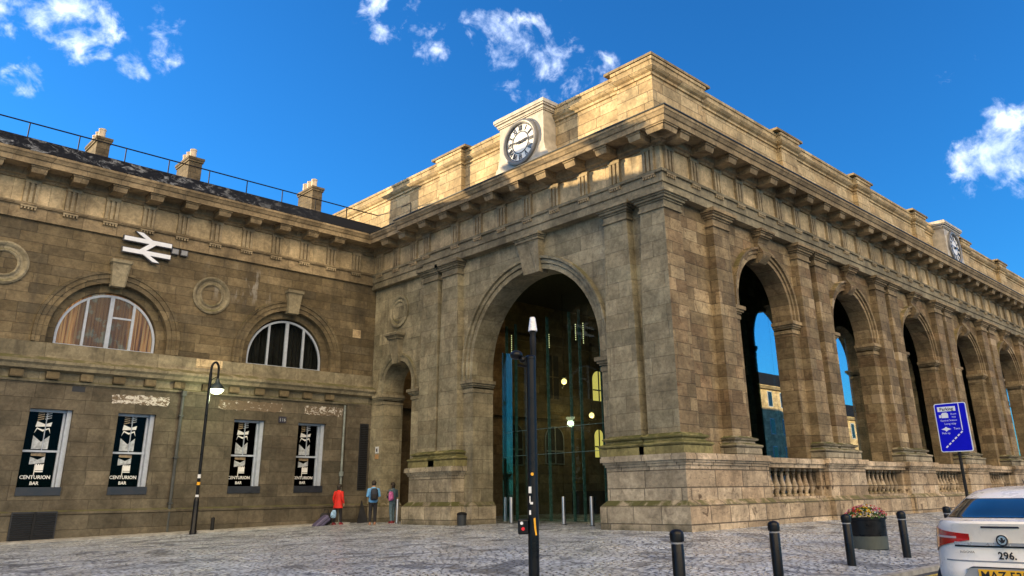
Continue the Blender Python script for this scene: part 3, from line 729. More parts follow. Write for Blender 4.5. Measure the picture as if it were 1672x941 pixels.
obj('architrave', MB().sweep([(-.4, 11.46), (.09, 11.46), (.09, 11.93), (.16, 11.94), (.2, 12.0), (.2, 12.05), (.12, 12.07), (-.4, 12.07)], wp), 'moulding_brown', WI)
fw = obj('frieze', MB().sweep([(-.4, 12.072), (.07, 12.072), (.07, 12.95), (-.4, 12.95)], wp), 'frieze_stone', WI)
cw = obj('cornice', MB().sweep([(w + .1 if w > -.5 else w, z + .03) for w, z in corn_p[:12]] + [(1.1, 13.75), (.9, 13.77), (-.6, 13.78)], [(X0, WY), (.15, WY)]), 'moulding_brown', WI)
TW2 = lambda u, w, z: (u, WY - .1 - w, z + .035)
sW = [-.83 - 1.4075 * k for k in range(15)]
repeat('triglyph', trig_mb(TW2), 'triglyph_stone', fw, [(x, 0, 0) for x in sW])
repeat('modillion', modil_mb(TW2), 'moulding_brown', cw, [(x, 0, 0) for x in sW[1:]])
# roof edge, roof, rail, chimneys
rl = obj('roof', MB().sweep([(1.02, 13.785), (.98, 13.86), (.55, 14.36), (.5, 14.46), (.2, 14.6), (-.6, 14.72), (-8.5, 15.55), (-18, 14.6), (-18, 13.0), (-.5, 13.0)], [(X0, WY), (.28, WY)]), 'roof_lead', WI)
mb = MB()
mb.tube([(-60, WY + .5, 15.5), (.9, WY + .5, 15.48)], .028, 6)
x = -1.2
while x > -30: mb.tube([(x, WY + .5, 14.6), (x, WY + .5, 15.49)], .024, 6); x -= 1.76
mb.tube([(.9, WY + .5, 15.48), (.55, WY - 2.6, 15.3)], .02, 6); mb.tube([(.55, WY - 2.6, 14.0), (.55, WY - 2.6, 15.3)], .02, 6)
obj('railing', mb, 'black_matt', WI)
def chimney(x, y, z1, zt, w):
    m_ = MB(); m_.box(x - w, x + w, y - .25, y + 1.25, 14.3, z1 - .22); m_.box(x - w - .05, x + w + .05, y - .3, y + 1.3, z1 - .22, z1 - .12); m_.box(x - w - .08, x + w + .08, y - .33, y + 1.33, z1 - .12, z1)
    ch = obj('chimney', m_, 'soot_stone', WI)
    for i in range(3):
        obj('chimney_pot', MB().lathe([(.15, z1), (.14, zt - .08), (.155, zt - .07), (.155, zt), (.1, zt), (.1, zt - .1)], x - .05, y + .08 + .45 * i, 10), 'chimney_pot', ch, True)
chimney(-12.27, WY + 2.3, 16.36, 16.86, .26); chimney(-8.35, WY + 2.3, 16.6, 17.1, .3); chimney(-2.07, WY + 2.3, 16.82, 17.33, .28)
# lunettes
def lunette(c, lit):
    obj('archivolt', MB(TW).archband([(-.003, -.1), (-.003, .03), (.17, .03), (.18, .07), (.34, .07), (.36, .11), (.46, .13), (.48, -.1)], c, 2.14, 7.42, 7.0), 'ashlar_wing', WI)
    m_ = MB(TW); m_.taper([(9.42, c - .28, c + .22, -.1, .22), (10.3, c - .36, c + .3, -.1, .3), (10.36, c - .42, c + .36, -.1, .36), (10.48, c - .42, c + .36, -.1, .36)]); obj('keystone', m_, 'moulding_grey', WI)
    R = 1.8; zs = 7.36
    # stepped reveal ring inside the opening
    obj('reveal', MB(TW).archband([(-.32, -.5), (-.32, -.27), (-.3, -.25), (0, -.25), (0, -.5)], c, 2.138, 7.42, 7.0), 'ashlar_wing', WI)
    f = MB(TW); f.archband([(-.09, -.44), (-.09, -.36), (0, -.36), (0, -.44)], c, R, zs, 7.02); f.box(c - R, c + R, -.44, -.35, 7.0, 7.08)
    for d, wd in ((-.84, .045), (0.02, .075), (.86, .05)): f.box(c + d - wd, c + d + wd, -.43, -.34, 7.05, zs + math.sqrt(R * R - d * d) - .03)
    f.box(c + .08, c + .82, -.42, -.37, 8.25, 8.32) if lit else None
    wn = obj('lunette_window', f, 'white_frame', WI)
    pts = [(c - R + .03, 7.03)] + [(c - (R - .03) * cos(pi * k / 24), zs + (R - .03) * sin(pi * k / 24)) for k in range(25)] + [(c + R - .03, 7.03)]
    obj('pane', MB(TW).prism(pts, -.42, -.41), 'window_glass', wn)
    m_ = MB(TW); n_ = 60
    prev = None
    for i in range(n_ + 1):
        u = c - R + 2 * R * i / n_; w = -.75 + .05 * sin(i * 1.7) + .03 * sin(i * .73); cur = (u, w)
        if prev: m_.poly([(prev[0], prev[1], 6.95), (u, w, 6.95), (u, w, 9.3), (prev[0], prev[1], 9.3)])
        prev = cur
    obj('curtain', m_, 'curtain_orange_glow' if lit else 'curtain_dark', wn)
lunette(-11.43, True); lunette(-3.98, False)
rp2 = [(.8, -.06), (.8, .06), (.73, .09), (.66, .06), (.62, .01), (.53, .01), (.5, .05), (.46, .06), (.42, .03), (.41, -.06)]
for c, z in ((-15.3, 9.7), (-7.72, 9.7)): obj('roundel', MB(TW).ring(c, z, rp2), 'moulding_grey', WI, True)
# sash windows
def sash(x0, x1):
    c = (x0 + x1) / 2; zb = 1.94
    f = MB(TW)
    f.box(x0, x0 + .05, -.46, -.28, zb, Z1); f.box(x1 - .15, x1, -.46, -.16, zb, Z1); f.box(x0, x1, -.46, -.25, Z1 - .09, Z1)
    wn = obj('window', f, 'white_frame', WI)
    s_ = MB(TW); s_.box(x0 + .05, x1 - .15, -.36, -.3, 3.14, 3.21); s_.box(c - .055, c - .03, -.37, -.32, 3.2, Z1 - .1); s_.box(x1 - .23, x1 - .16, -.4, -.31, zb, Z1 - .1)
    obj('sash', s_, 'white_frame', wn)
    obj('pane', MB(TW).box(x0 + .04, x1 - .14, -.4, -.39, zb, Z1 - .05), 'sash_glass', wn)
    obj('blind', MB(TW).box(x0 + .02, x1 - .02, -.5, -.47, zb, Z1), 'curtain_dark', wn)
    obj('sill', MB(TW).box(x0 - .005, x1 + .005, -.45, .03, Z0 - .01, zb), 'dark_sill', wn)
    # on the glass: painted reflection of a pale building, banner mark, lettering
    w0, w1 = -.389, -.38
    cc = c - .1
    d = MB(TW)
    rnd = random.Random(3)
    d.cur = 1
    d.prism([(cc - .27, 3.25), (cc + .25, 3.25), (cc + .25, 3.72), (cc, 3.5), (cc - .27, 3.72)], w0, w1)
    d.cur = 0
    d.prism([(cc - .26, 3.8), (cc - .18, 3.95), (cc, 3.86), (cc + .18, 3.95), (cc + .25, 3.8), (cc + .2, 4.0), (cc, 3.93), (cc - .2, 4.0)], w0, w1)
    d.prism([(cc - .25, 4.02), (cc + .24, 4.05), (cc + .26, 4.2), (cc + .05, 4.12), (cc - .22, 4.22)], w0, w1)
    d.cur = 2
    for k in range(4):
        z = 4.24 + .08 * k; d.prism([(cc - .22, z), (cc - .02, z + .05), (cc - .02, z + .1), (cc - .22, z + .04)], w0, w1)
    d.cur = 1
    for k in range(4):
        z = 4.25 + .08 * k; d.prism([(cc + .02, z + .03), (cc + .22, z + .09), (cc + .22, z + .12), (cc + .02, z + .07)], w0, w1)
    d.prism([(cc - .25, 2.72), (cc + .22, 2.78), (cc + .22, 3.0), (cc, 2.88), (cc - .25, 2.98)], w0, w1); d.cur = 2; d.prism([(cc - .24, 3.02), (cc + .22, 3.0), (cc + .22, 3.12), (cc - .24, 3.12)], w0, w1)
    d.cur = 0
    # little castle-like banner mark
    d.box(cc - .06, cc - .035, w0, w1, 2.36, 2.72); d.box(cc - .03, cc + .22, w0, w1, 2.52, 2.7); d.box(cc - .03, cc + .22, w0, w1, 2.46, 2.5)
    for k in range(4): d.box(cc - .03 + .07 * k, cc + .01 + .07 * k, w0, w1, 2.7, 2.74)
    obj('window_mark_reflection', d, ['decal_white', 'decal_grey', 'reflection_tan'], wn); d = MB(TW)
    text_mb(d, 'CENTURION', .168, c - .09, 2.23, -.375, bold=.004); text_mb(d, 'BAR', .155, c - .09, 2.03, -.375, bold=.004)
    obj('window_lettering', d, 'decal_white', wn)
for w in wins: sash(*w)
# small wall fittings
m_ = MB(TW); m_.box(-13.66, -12.26, .1, .22, .17, 1.13)
gr = obj('louvre_grille', m_, 'louvre_black', WI)
m_ = MB(TW)
for k in range(13): m_.rings([[(u, .21, .22 + .07 * k), (u, .25, .2 + .07 * k), (u, .25, .215 + .07 * k), (u, .21, .25 + .07 * k)] for u in (-13.62, -12.3)])
m_.box(-13.0, -12.92, .2, .26, .18, 1.12); obj('louvre', m_, 'black_matt', gr)
m_ = MB(TW); m_.box(-.12, .33, .05, .125, 1.75, 4.72); lv = obj('louvre_panel', m_, 'louvre_black', WI)
m_ = MB(TW)
for k in range(36): m_.box(-.1, .31, .12, .14, 1.8 + .08 * k, 1.84 + .08 * k)
obj('louvre', m_, 'black_matt', lv)
obj('vent', MB(TW).box(-12.41, -11.97, -.05, .004, 5.3, 5.5), 'louvre_black', WI)
mb = MB(); mb.tube([(-8.42, WY - .12, 5.55), (-8.42, WY - .12, .3)], .06, 8); mb.box(-8.5, -8.34, WY - .25, WY - .05, 5.4, 5.6)
for z in (1.3, 3, 4.6): mb.box(-8.5, -8.34, WY - .2, WY, z, z + .06)
obj('drainpipe', mb, 'pipe_grey', WI)
mb = MB(); mb.tube([(-1.0, WY - .12, 5.5), (-1.0, WY - .12, .35)], .05, 8); mb.tube([(-1.0, WY - .12, 2.55), (-1.0, WY - .12, 2.35)], .1, 8)
obj('drainpipe', mb, 'pipe_pale', WI)
def mat_peel():
    m, nt, b = newmat('peeled_fascia')
    pos = nt.node('ShaderNodeNewGeometry').outputs['Position']; x, y, z = nt.xyz(pos)
    n = nt.noise(nt.vec(nt.m('MULTIPLY', x, 3.2), 0, nt.m('MULTIPLY', z, 5.0)), 1.3, 8, .7, 1.5); k = nt.node('ShaderNodeAttribute', attribute_name='wear', attribute_type='OBJECT').outputs['Fac']
    c = nt.mix(nt.step(n, nt.m('SUBTRACT', .62, k), nt.m('SUBTRACT', .66, k)), nt.mix(nt.noise(pos, 12, 5), (.1, .075, .05, 1), (.2, .15, .1, 1)), (.6, .57, .52, 1))
    nt.put(b.inputs['Base Color'], c); b.inputs['Roughness'].default_value = .9
mat_peel()
def patch(x0, x1, z0, z1, seed, wear):
    """ragged remains of an old painted fascia: thin skin of plaster with an uneven edge"""
    r = random.Random(seed); pts = []
    def run(a, b, n_, f):
        for i in range(n_):
            t_ = i / n_; u, z = f(t_); pts.append((u + r.uniform(-.03, .03), z + r.uniform(-.025, .025)))
    run(0, 1, 24, lambda q: (x0 + (x1 - x0) * q, z0)); run(0, 1, 6, lambda q: (x1, z0 + (z1 - z0) * q)); run(0, 1, 24, lambda q: (x1 - (x1 - x0) * q, z1)); run(0, 1, 6, lambda q: (x0, z1 - (z1 - z0) * q))
    o = obj('peeled_fascia', MB(TW).prism(pts, -.02, .006), 'peeled_fascia', WI); o['wear'] = wear
patch(-11.0, -8.9, 4.98, 5.32, 4, .14); patch(-6.9, -4.05, 5.0, 5.4, 8, .03); patch(-2.98, -1.05, 5.0, 5.38, 5, .1)
m_ = MB(TW); m_.box(-8.05, -6.95, .0, .085, 6.6, 6.96); obj('replaced_block', m_, 'far_stone', WI)
m_ = MB(TW); m_.box(-.75, -.3, -.02, .006, 8.75, 9.15); obj('replaced_block', m_, 'far_stone', WI)
pl = obj('plaque', MB(TW).box(-4.19, -3.84, 0, .03, 4.58, 4.84), 'plaque_dark'); tag(pl, 'small dark plaque on the wall above and between the two right-hand bar windows', 'plaque')
obj('number', text_mb(MB(TW), '116', .2, -4.015, 4.64, .034), 'decal_grey', pl)
# notices on the return wall by the small arch
n1 = obj('notice', MB(TA).box(17.25, 17.5, WF - .12, WF - .09, 3.35, 3.65), 'notice_white'); tag(n1, 'small white notice on the stone pier left of the small archway', 'notice')
obj('symbol', MB(TA).box(17.32, 17.43, WF - .09, WF - .085, 3.42, 3.57), 'plaque_dark', n1)
n2 = obj('notice', MB(TA).box(17.25, 17.5, WF - .12, WF - .09, 3.1, 3.3), 'notice_tan'); tag(n2, 'small orange-brown notice directly below the white notice by the small archway', 'notice')

# railway sign: two bars and linking diagonals
RS = thing('railway_sign', 'white double-arrow railway sign fixed high on the wing wall', 'sign', (-10.58, WY - .1, 11.2))
def stroke_sign(w0, w1, grow):
    m_ = MB(TW); cx, cz = -10.58, 11.2; t = .086 + grow
    m_.box(cx - .92 - grow, cx + .92 + grow, w0, w1, cz + .24 - t, cz + .24 + t); m_.box(cx - .92 - grow, cx + .92 + grow, w0, w1 + .001, cz - .24 - t, cz - .24 + t)
    def diag(xa, za, xb, zb, e):
        hw = .13 + grow; m_.prism([(cx + xa - hw, cz + za), (cx + xa + hw, cz + za), (cx + xb + hw, cz + zb), (cx + xb - hw, cz + zb)], w0, w1 + e)
    diag(-.38, .57 + grow, .3, .24 - t, .002); diag(.38, .24 + t, -.38, -.24 - t, .003); diag(-.3, -.24 + t, .38, -.57 - grow, .004)
    return m_
obj('arrow_face', stroke_sign(.18, .22, 0), 'sign_white', RS); obj('arrow_back', stroke_sign(.1, .175, .035), 'sign_edge', RS)
for x0, lab in ((-9.62, 'small grey box touching the right end of the double-arrow sign'), (-9.25, 'second small grey box on the wall, farther right of the double-arrow sign')):
    b_ = obj('junction_box', MB(TW).box(x0, x0 + .3, 0, .14, 11.15, 11.4), 'sign_edge'); tag(b_, lab, 'box')
    obj('cover', MB(TW).box(x0 + .03, x0 + .27, .14, .15, 11.18, 11.37), 'grey_plate', b_)

# ------------------------------------------------------------------ far side of the street (seen in the glass)
def terrace(x0, x1, y, h, floors, label, mat, n):
    t = thing('stone_terrace', label, 'building', ((x0 + x1) / 2, y, 0))
    obj('wall', MB().box(x0, x1, y - 12, y, -.2, h), mat, t)
    obj('cornice', MB().box(x0 - .2, x1 + .2, y - .1, y + .5, h - .6, h - .2), 'moulding_brown', t)
    obj('roof', MB().rings([[(x, y + .1, h), (x, y - 5, h + 3), (x, y - 11.9, h)] for x in (x0, x1)]), 'roof_lead', t)
    fh = (h - 4.2) / (floors - 1); wf = None
    for i in range(n):
        u = x0 + (x1 - x0) * (i + .5) / n
        for k in range(1, floors):
            z = 4.2 + fh * (k - 1) + .7
            if wf is None:
                wf = obj('window', MB().box(-.6, .6, 0, .05, 0, fh * .58), 'white_frame', t); pf = obj('pane', MB().box(-.5, .5, .05, .07, .1, fh * .55), 'car_glass', wf); wf.location = (u, y, z)
            else:
                q = wf.copy(); COL.objects.link(q); q.location = (u, y, z); r = pf.copy(); COL.objects.link(r); r.parent = q
    obj('shopfront', MB().box(x0 + .3, x1 - .3, y, y + .15, .1, 3.6), 'shopfront', t)
terrace(62, 92, -34, 15, 4, 'sunlit pale stone terrace across the street, reflected in the portico glass', 'far_stone', 9)
terrace(93, 130, -36, 12.5, 3, 'lower sunlit stone terrace farther along the street, reflected in the glass', 'far_stone', 10)

# ------------------------------------------------------------------ street furniture
def lamp_post():
    x, y, z = -7.97, 16.6, zg(-7.97, 16.6)
    t = thing('street_lamp', 'black swan-neck street lamp, lit, in front of the bar wall', 'street lamp', (x, y, z))
    obj('base', MB().lathe([(.13, z - .05), (.13, z + .12), (.105, z + .16), (.1, z + 1.15), (.085, z + 1.25), (.06, z + 1.3)], x, y, 12), 'black_paint', t, True)
    p = [(x, y, z + 1.2), (x, y, 6.2)]
    p += [(x + .15 - .15 * cos(pi * k / 10), y, 6.35 + .3 * sin(pi * k / 10)) for k in range(11)] + [(x + .3, y, 6.1), (x + .3, y, 5.98)]
    m_ = MB(); m_.tube(p[:2], .058, 10); m_.tube(p[1:], .045, 8); m_.tube([(x, y, 5.75), (x + .07, y, 5.95), (x + .28, y, 6.1)], .018, 6)
    obj('pole', m_, 'black_paint', t, True)
    obj('shade', MB().lathe([(.04, 6.02), (.07, 5.98), (.09, 5.86), (.13, 5.82), (.2, 5.76), (.29, 5.63), (.3, 5.59), (.28, 5.59)], x + .3, y, 16), 'iron_green', t, True)
    obj('bowl', MB().lathe([(.275, 5.6), (.25, 5.52), (.17, 5.44), (.05, 5.405)], x + .3, y, 16), 'lamp_glow', t, True)
    m_ = MB(); m_.box(x - .05, x + .05, y - .112, y - .1, z + 1.8, z + 2.0); obj('sticker', MB().lathe([(.062, z + 2.0), (.062, z + 2.14)], x, y, 12), 'notice_white', t); obj('sticker', MB().lathe([(.063, z + 1.75), (.063, z + 1.86)], x, y, 12), 'yellow_sleeve', t); obj('sticker', MB().lathe([(.064, z + 1.32), (.064, z + 1.4)], x, y, 12), 'notice_white', t)
    li = bpy.data.lights.new('lamp_light', 'POINT'); li.energy = 30; li.color = (.9, 1, .6); li.shadow_soft_size = .2
    lo = bpy.data.objects.new('lamp_light', li); COL.objects.link(lo); lo.location = (x + .3, y, 5.25); adopt(lo, t)
lamp_post()

def signal_pole():
    x, y = -12.265, -6.015; z = zg(x, y)
    t = thing('signal_pole', 'thick black crossing pole with push-button box, nearest object before the big arch', 'crossing signal', (x, y, z))
    obj('pole', MB().lathe([(.078, z - .1), (.078, z + 1.35), (.074, z + 1.4), (.074, 3.38), (.079, 3.385), (.079, 3.42), (.06, 3.44)], x, y, 20), 'black_paint', t, True)
    d = Vector((-.70, -.71, 0)); r = Vector((.71, -.70, 0))             # towards the street / across it
    def P(a, b, zz): q = Vector((x, y, 0)) + d * a + r * b; return (q.x, q.y, zz)
    m_ = MB(); m_.tube([P(0, -.06, 3.28), P(0, -.2, 3.3)], .02, 6); m_.ball(P(0, -.22, 3.45), .1, 12, 8, (1, 1, .7)); m_.ball(P(0, -.13, 3.38), .05, 8, 6)
    obj('detector', m_, 'black_paint', t, True)
    def bx(a0, a1, b0, b1, z0, z1): return MB(lambda u, w, zz: P(u, w, zz)).box(a0, a1, b0, b1, z0, z1)
    pb = obj('push_button_box', bx(-.1, .08, -.22, -.07, .91, 1.11), 'black_paint', t, bevel=.02)
    T_ = lambda u, w, zz: P(w, u, zz)
    disc = lambda cx, cz, rr, w: MB(T_).prism([(cx + rr * cos(k * pi / 8), cz + rr * sin(k * pi / 8)) for k in range(16)], w, w + .006)
    obj('indicator', disc(-.165, 1.06, .022, .08), 'notice_white', pb); obj('indicator', disc(-.145, .985, .024, .08), 'red_light', pb)
    m_ = MB(T_); m_.prism([(.005, 1.12), (.03, 1.13), (.04, .98), (.05, .9), (.03, .895), (.012, 1.0)], .0795, .086); obj('sticker', m_, 'yellow_sleeve', t)
    m_ = MB(T_); m_.box(-.06, -.02, .072, .0825, 1.46, 1.55); m_.box(-.05, -.035, .072, .083, 1.33, 1.42); m_.box(-.055, -.03, .072, .083, 1.17, 1.23); m_.box(-.04, .0, .078, .083, 1.31, 1.34); obj('sticker', m_, 'notice_white', t)
    obj('sticker', disc(-.005, 1.72, .022, .076), 'yellow_sleeve', t)
signal_pole()
def slim_pole():
    x, y = -10.63, -4.40; z = zg(x, y)
    t = thing('camera_pole', 'slim dark pole topped by a white cone cap, just behind the crossing pole', 'pole', (x, y, z))
    obj('pole', MB().lathe([(.05, z - .05), (.05, z + 1.2), (.042, z + 1.3), (.042, 3.6), (.05, 3.62), (.055, 4.02), (.06, 4.05), (.058, 4.15), (.05, 4.2), (.065, 4.26), (.03, 4.3)], x, y, 14), 'black_matt', t, True)
    obj('cap', MB().lathe([(.085, 4.28), (.082, 4.3), (.05, 4.52), (.042, 4.535)], x, y, 16), 'white_cap', t, True)
slim_pole()

def bollard_proto():
    t = thing('bollard', '', 'bollard', (0, 0, 0), group='black bollards along the kerb', local=True)
    obj('post', MB().lathe([(.085, -.1), (.085, .0), (.085, .76), (.078, .775), (.078, .8)], 0, 0, 18), 'black_paint', t, True)
    obj('cap', MB().lathe([(.078, .8), (.095, .81), (.098, .9), (.09, .93), (.06, .955), (.02, .965)], 0, 0, 18), 'black_paint', t, True)
    obj('band', MB().lathe([(.08, .776), (.0795, .798)], 0, 0, 18), 'grey_plate', t)
    return t
bl = bollard_proto()
for i, (x, y, lab) in enumerate(((-11.17, -7.68, 'black bollard below the portico corner, farthest left in the kerb row'), (-8.0, -7.35, 'black bollard in front of the first balustrade, second in the kerb row'),
        (-4.34, -6.9, 'black bollard overlapping the left edge of the flower planter'), (-1.82, -7.0, 'black bollard just right of the flower planter'), (1.98, -6.66, 'black bollard partly hidden behind the white car'))):
    o = bl if i == 0 else clone(bl)
    o.location = (x, y, zg(x, y)); o['label'] = lab
def steel_proto():
    t = thing('steel_bollard', '', 'bollard', (0, 0, 0), group='steel bollards before the arches', local=True)
    obj('post', MB().lathe([(.075, -.1), (.075, .96), (.07, .985), (.02, .995)], 0, 0, 16), 'steel', t, True)
    obj('foot', MB().lathe([(.1, -.05), (.1, .012), (.08, .02)], 0, 0, 16), 'black_matt', t)
    return t
sb = steel_proto()
for i, (x, y, lab) in enumerate(((2.0, 9.87, 'steel bollard beside the left pier of the big arch'), (1.4, 7.95, 'steel bollard half hidden behind the black crossing pole'), (1.75, 6.73, 'steel bollard in the middle of the big arch'),
        (1.35, 4.97, 'steel bollard next to the right pier of the big arch'), (.06, 15.0, 'steel bollard in front of the person in the grey-blue top by the small arch'))):
    o = sb if i == 0 else clone(sb)
    o.location = (x, y, zg(x, y)); o['label'] = lab

sbk = obj('short_post', MB().lathe([(.07, .1), (.07, .72), (.06, .76), (.02, .78)], -6.9, 17.45, 12), 'black_matt', None, True); tag(sbk, 'short black post at the foot of the wall right of the street lamp', 'post')
lb = thing('litter_bin', 'small dark bin at the foot of the left pier of the big arch', 'bin', (-.25, 10.25, .36))
obj('drum', MB().lathe([(.17, .3), (.19, .72), (.17, .74)], -.25, 10.25, 14), 'bin_grey', lb, True); obj('lid', MB().lathe([(.2, .72), (.2, .77), (.12, .82), (.03, .83)], -.25, 10.25, 14), 'black_matt', lb, True)
# leaning triangular board
m_ = MB(); z = zg(-.2, 17.6)
m_.rings([[(-.42, 17.35 + e, z), (.1, 17.3 + e, z), (.02, 17.75 + e, z + .95)] for e in (0, .05)])
tag(obj('folding_board', m_, 'louvre_black'), 'dark triangular board leaning on the plinth beside the black louvre panel', 'board')

def planter():
    x, y = -.5, -5.62; z = zg(x, y)
    t = thing('flower_planter', 'round black planter full of red, yellow and white flowers', 'planter', (x, y, z))
    obj('tub', MB().lathe([(.42, z - .05), (.43, z + .3), (.44, z + .305), (.43, z + .31), (.44, z + .655), (.46, z + .665), (.46, z + .7), (.38, z + .7), (.38, z + .64)], x, y, 28), ['black_paint'], t, True)
    obj('band', MB().lathe([(.425, z), (.436, z + .29)], x, y, 28), 'planter_low', t, True)
    r = random.Random(5); m_ = MB()
    for i in range(420):
        a = r.uniform(0, 2 * pi); q = r.uniform(0, 1) ** .5 * .47; h = .22 * (1 - (q / .5) ** 2) + r.uniform(-.04, .05)
        p = Vector((x + q * cos(a), y + q * sin(a), z + .69 + max(h, -.02))); s_ = r.uniform(.03, .06); d = Vector((r.uniform(-1, 1), r.uniform(-1, 1), r.uniform(-.2, .8))).normalized(); e = d.cross(Vector((r.random(), r.random(), r.random()))).normalized()
        m_.poly([tuple(p - e * s_ * .45), tuple(p + d * s_ * .8), tuple(p + e * s_ * .45 + d * s_ * .1), tuple(p - d * s_ * .5)])
    obj('foliage', m_, 'leaf_green', t)
    cols = ['flower_red', 'flower_yellow', 'flower_white', 'flower_pink']; m_ = MB()
    for i in range(170):
        a = r.uniform(0, 2 * pi); q = r.uniform(0, 1) ** .5 * .48; h = .24 * (1 - (q / .52) ** 2) + r.uniform(-.02, .06)
        c = (x + q * cos(a), y + q * sin(a), z + .71 + h); m_.cur = int((a / (2 * pi)) * 9 + r.random() * 1.6) % 4; rr = r.uniform(.022, .042)
        for k in range(5):
            b = k * 2 * pi / 5 + r.random(); m_.poly([c, (c[0] + rr * cos(b - .5), c[1] + rr * sin(b - .5), c[2] + .012), (c[0] + rr * 1.3 * cos(b), c[1] + rr * 1.3 * sin(b), c[2] + .02), (c[0] + rr * cos(b + .5), c[1] + rr * sin(b + .5), c[2] + .012)])
        m_.ball(c, rr * .5, 5, 4)
    f = obj('flowers', m_, cols, t); f['kind'] = 'stuff'
planter()

def blue_sign():
    x, y = 5.2, -6.15; z = zg(x, y); TS = lambda u, w, zz: (x - w, y - u, zz)       # faces traffic coming from the left
    t = thing('parking_sign', 'blue car park direction sign with white border on a dark post', 'sign', (x, y, z))
    W, z0, z1 = .45, 2.44, 3.86
    m_ = MB(); m_.tube([(x + .05, y - .02, z - .1), (x + .05, y - .02, 3.6)], .045, 10); obj('post', m_, 'black_matt', t)
    def rr(e, r=.06): 
        o = []
        for cx, cz, a in ((W - r - e, z1 - r - e, 0), (-W + r + e, z1 - r - e, 90), (-W + r + e, z0 + r + e, 180), (W - r - e, z0 + r + e, 270)): o += [(cx + r * cos(radians(a + k * 30)), cz + r * sin(radians(a + k * 30))) for k in range(4)]
        return o
    pn = obj('panel', MB(TS).prism(rr(0), 0, .02), 'sign_white', t); obj('field', MB(TS).prism(rr(.025, .045), .018, .024), 'sign_blue', pn)
    d = MB(TS); w0, w1 = .022, .027
    d.box(.235, .26, w0, w1, 3.05, 3.84)
    d.box(-.36, .15, w0, w1, 3.62, 3.76)
    def dash(xa, za, xb, zb, th, w_=w1):
        dx, dz = xb - xa, zb - za; l = math.hypot(dx, dz); px, pz = -dz / l * th, dx / l * th
        d.prism([(xa + px, za + pz), (xb + px, zb + pz), (xb - px, zb - pz), (xa - px, za - pz)], w0, w_)
    for k in range(6):
        a = k / 6; b = a + .1; dash(.24 - .56 * a, 3.02 - .48 * a, .24 - .56 * b, 3.02 - .48 * b, .02)
    d.box(-.34, -.28, w0, w1, 3.44, 3.52); d.box(-.27, -.08, w0, w1, 3.43, 3.56); d.box(-.24, -.11, w0, w1 + .0004, 3.56, 3.585)
    obj('marking', d, 'sign_white', pn)
    d = MB(TS); text_mb(d, 'Parking', .13, -.105, 3.645, .029, bold=.003); obj('lettering', d, 'plaque_dark', pn)
    d = MB(TS)
    for s_, sz, cx, cz in (('Short', .075, .07, 3.51), ('stay', .075, .07, 3.43), ('Central Station', .075, -.09, 3.33), ('Long stay', .085, -.06, 3.23), ('Taxis', .085, .1, 3.08), ('Pick up', .08, -.22, 2.96)): text_mb(d, s_, sz, cx, cz, .027)
    d.prism([(-.34, 3.1), (-.24, 3.14), (-.2, 3.17), (-.16, 3.14), (-.06, 3.1), (-.16, 3.07), (-.2, 3.03), (-.24, 3.07)], w0, w1)
    obj('lettering', d, 'sign_white', pn)
blue_sign()

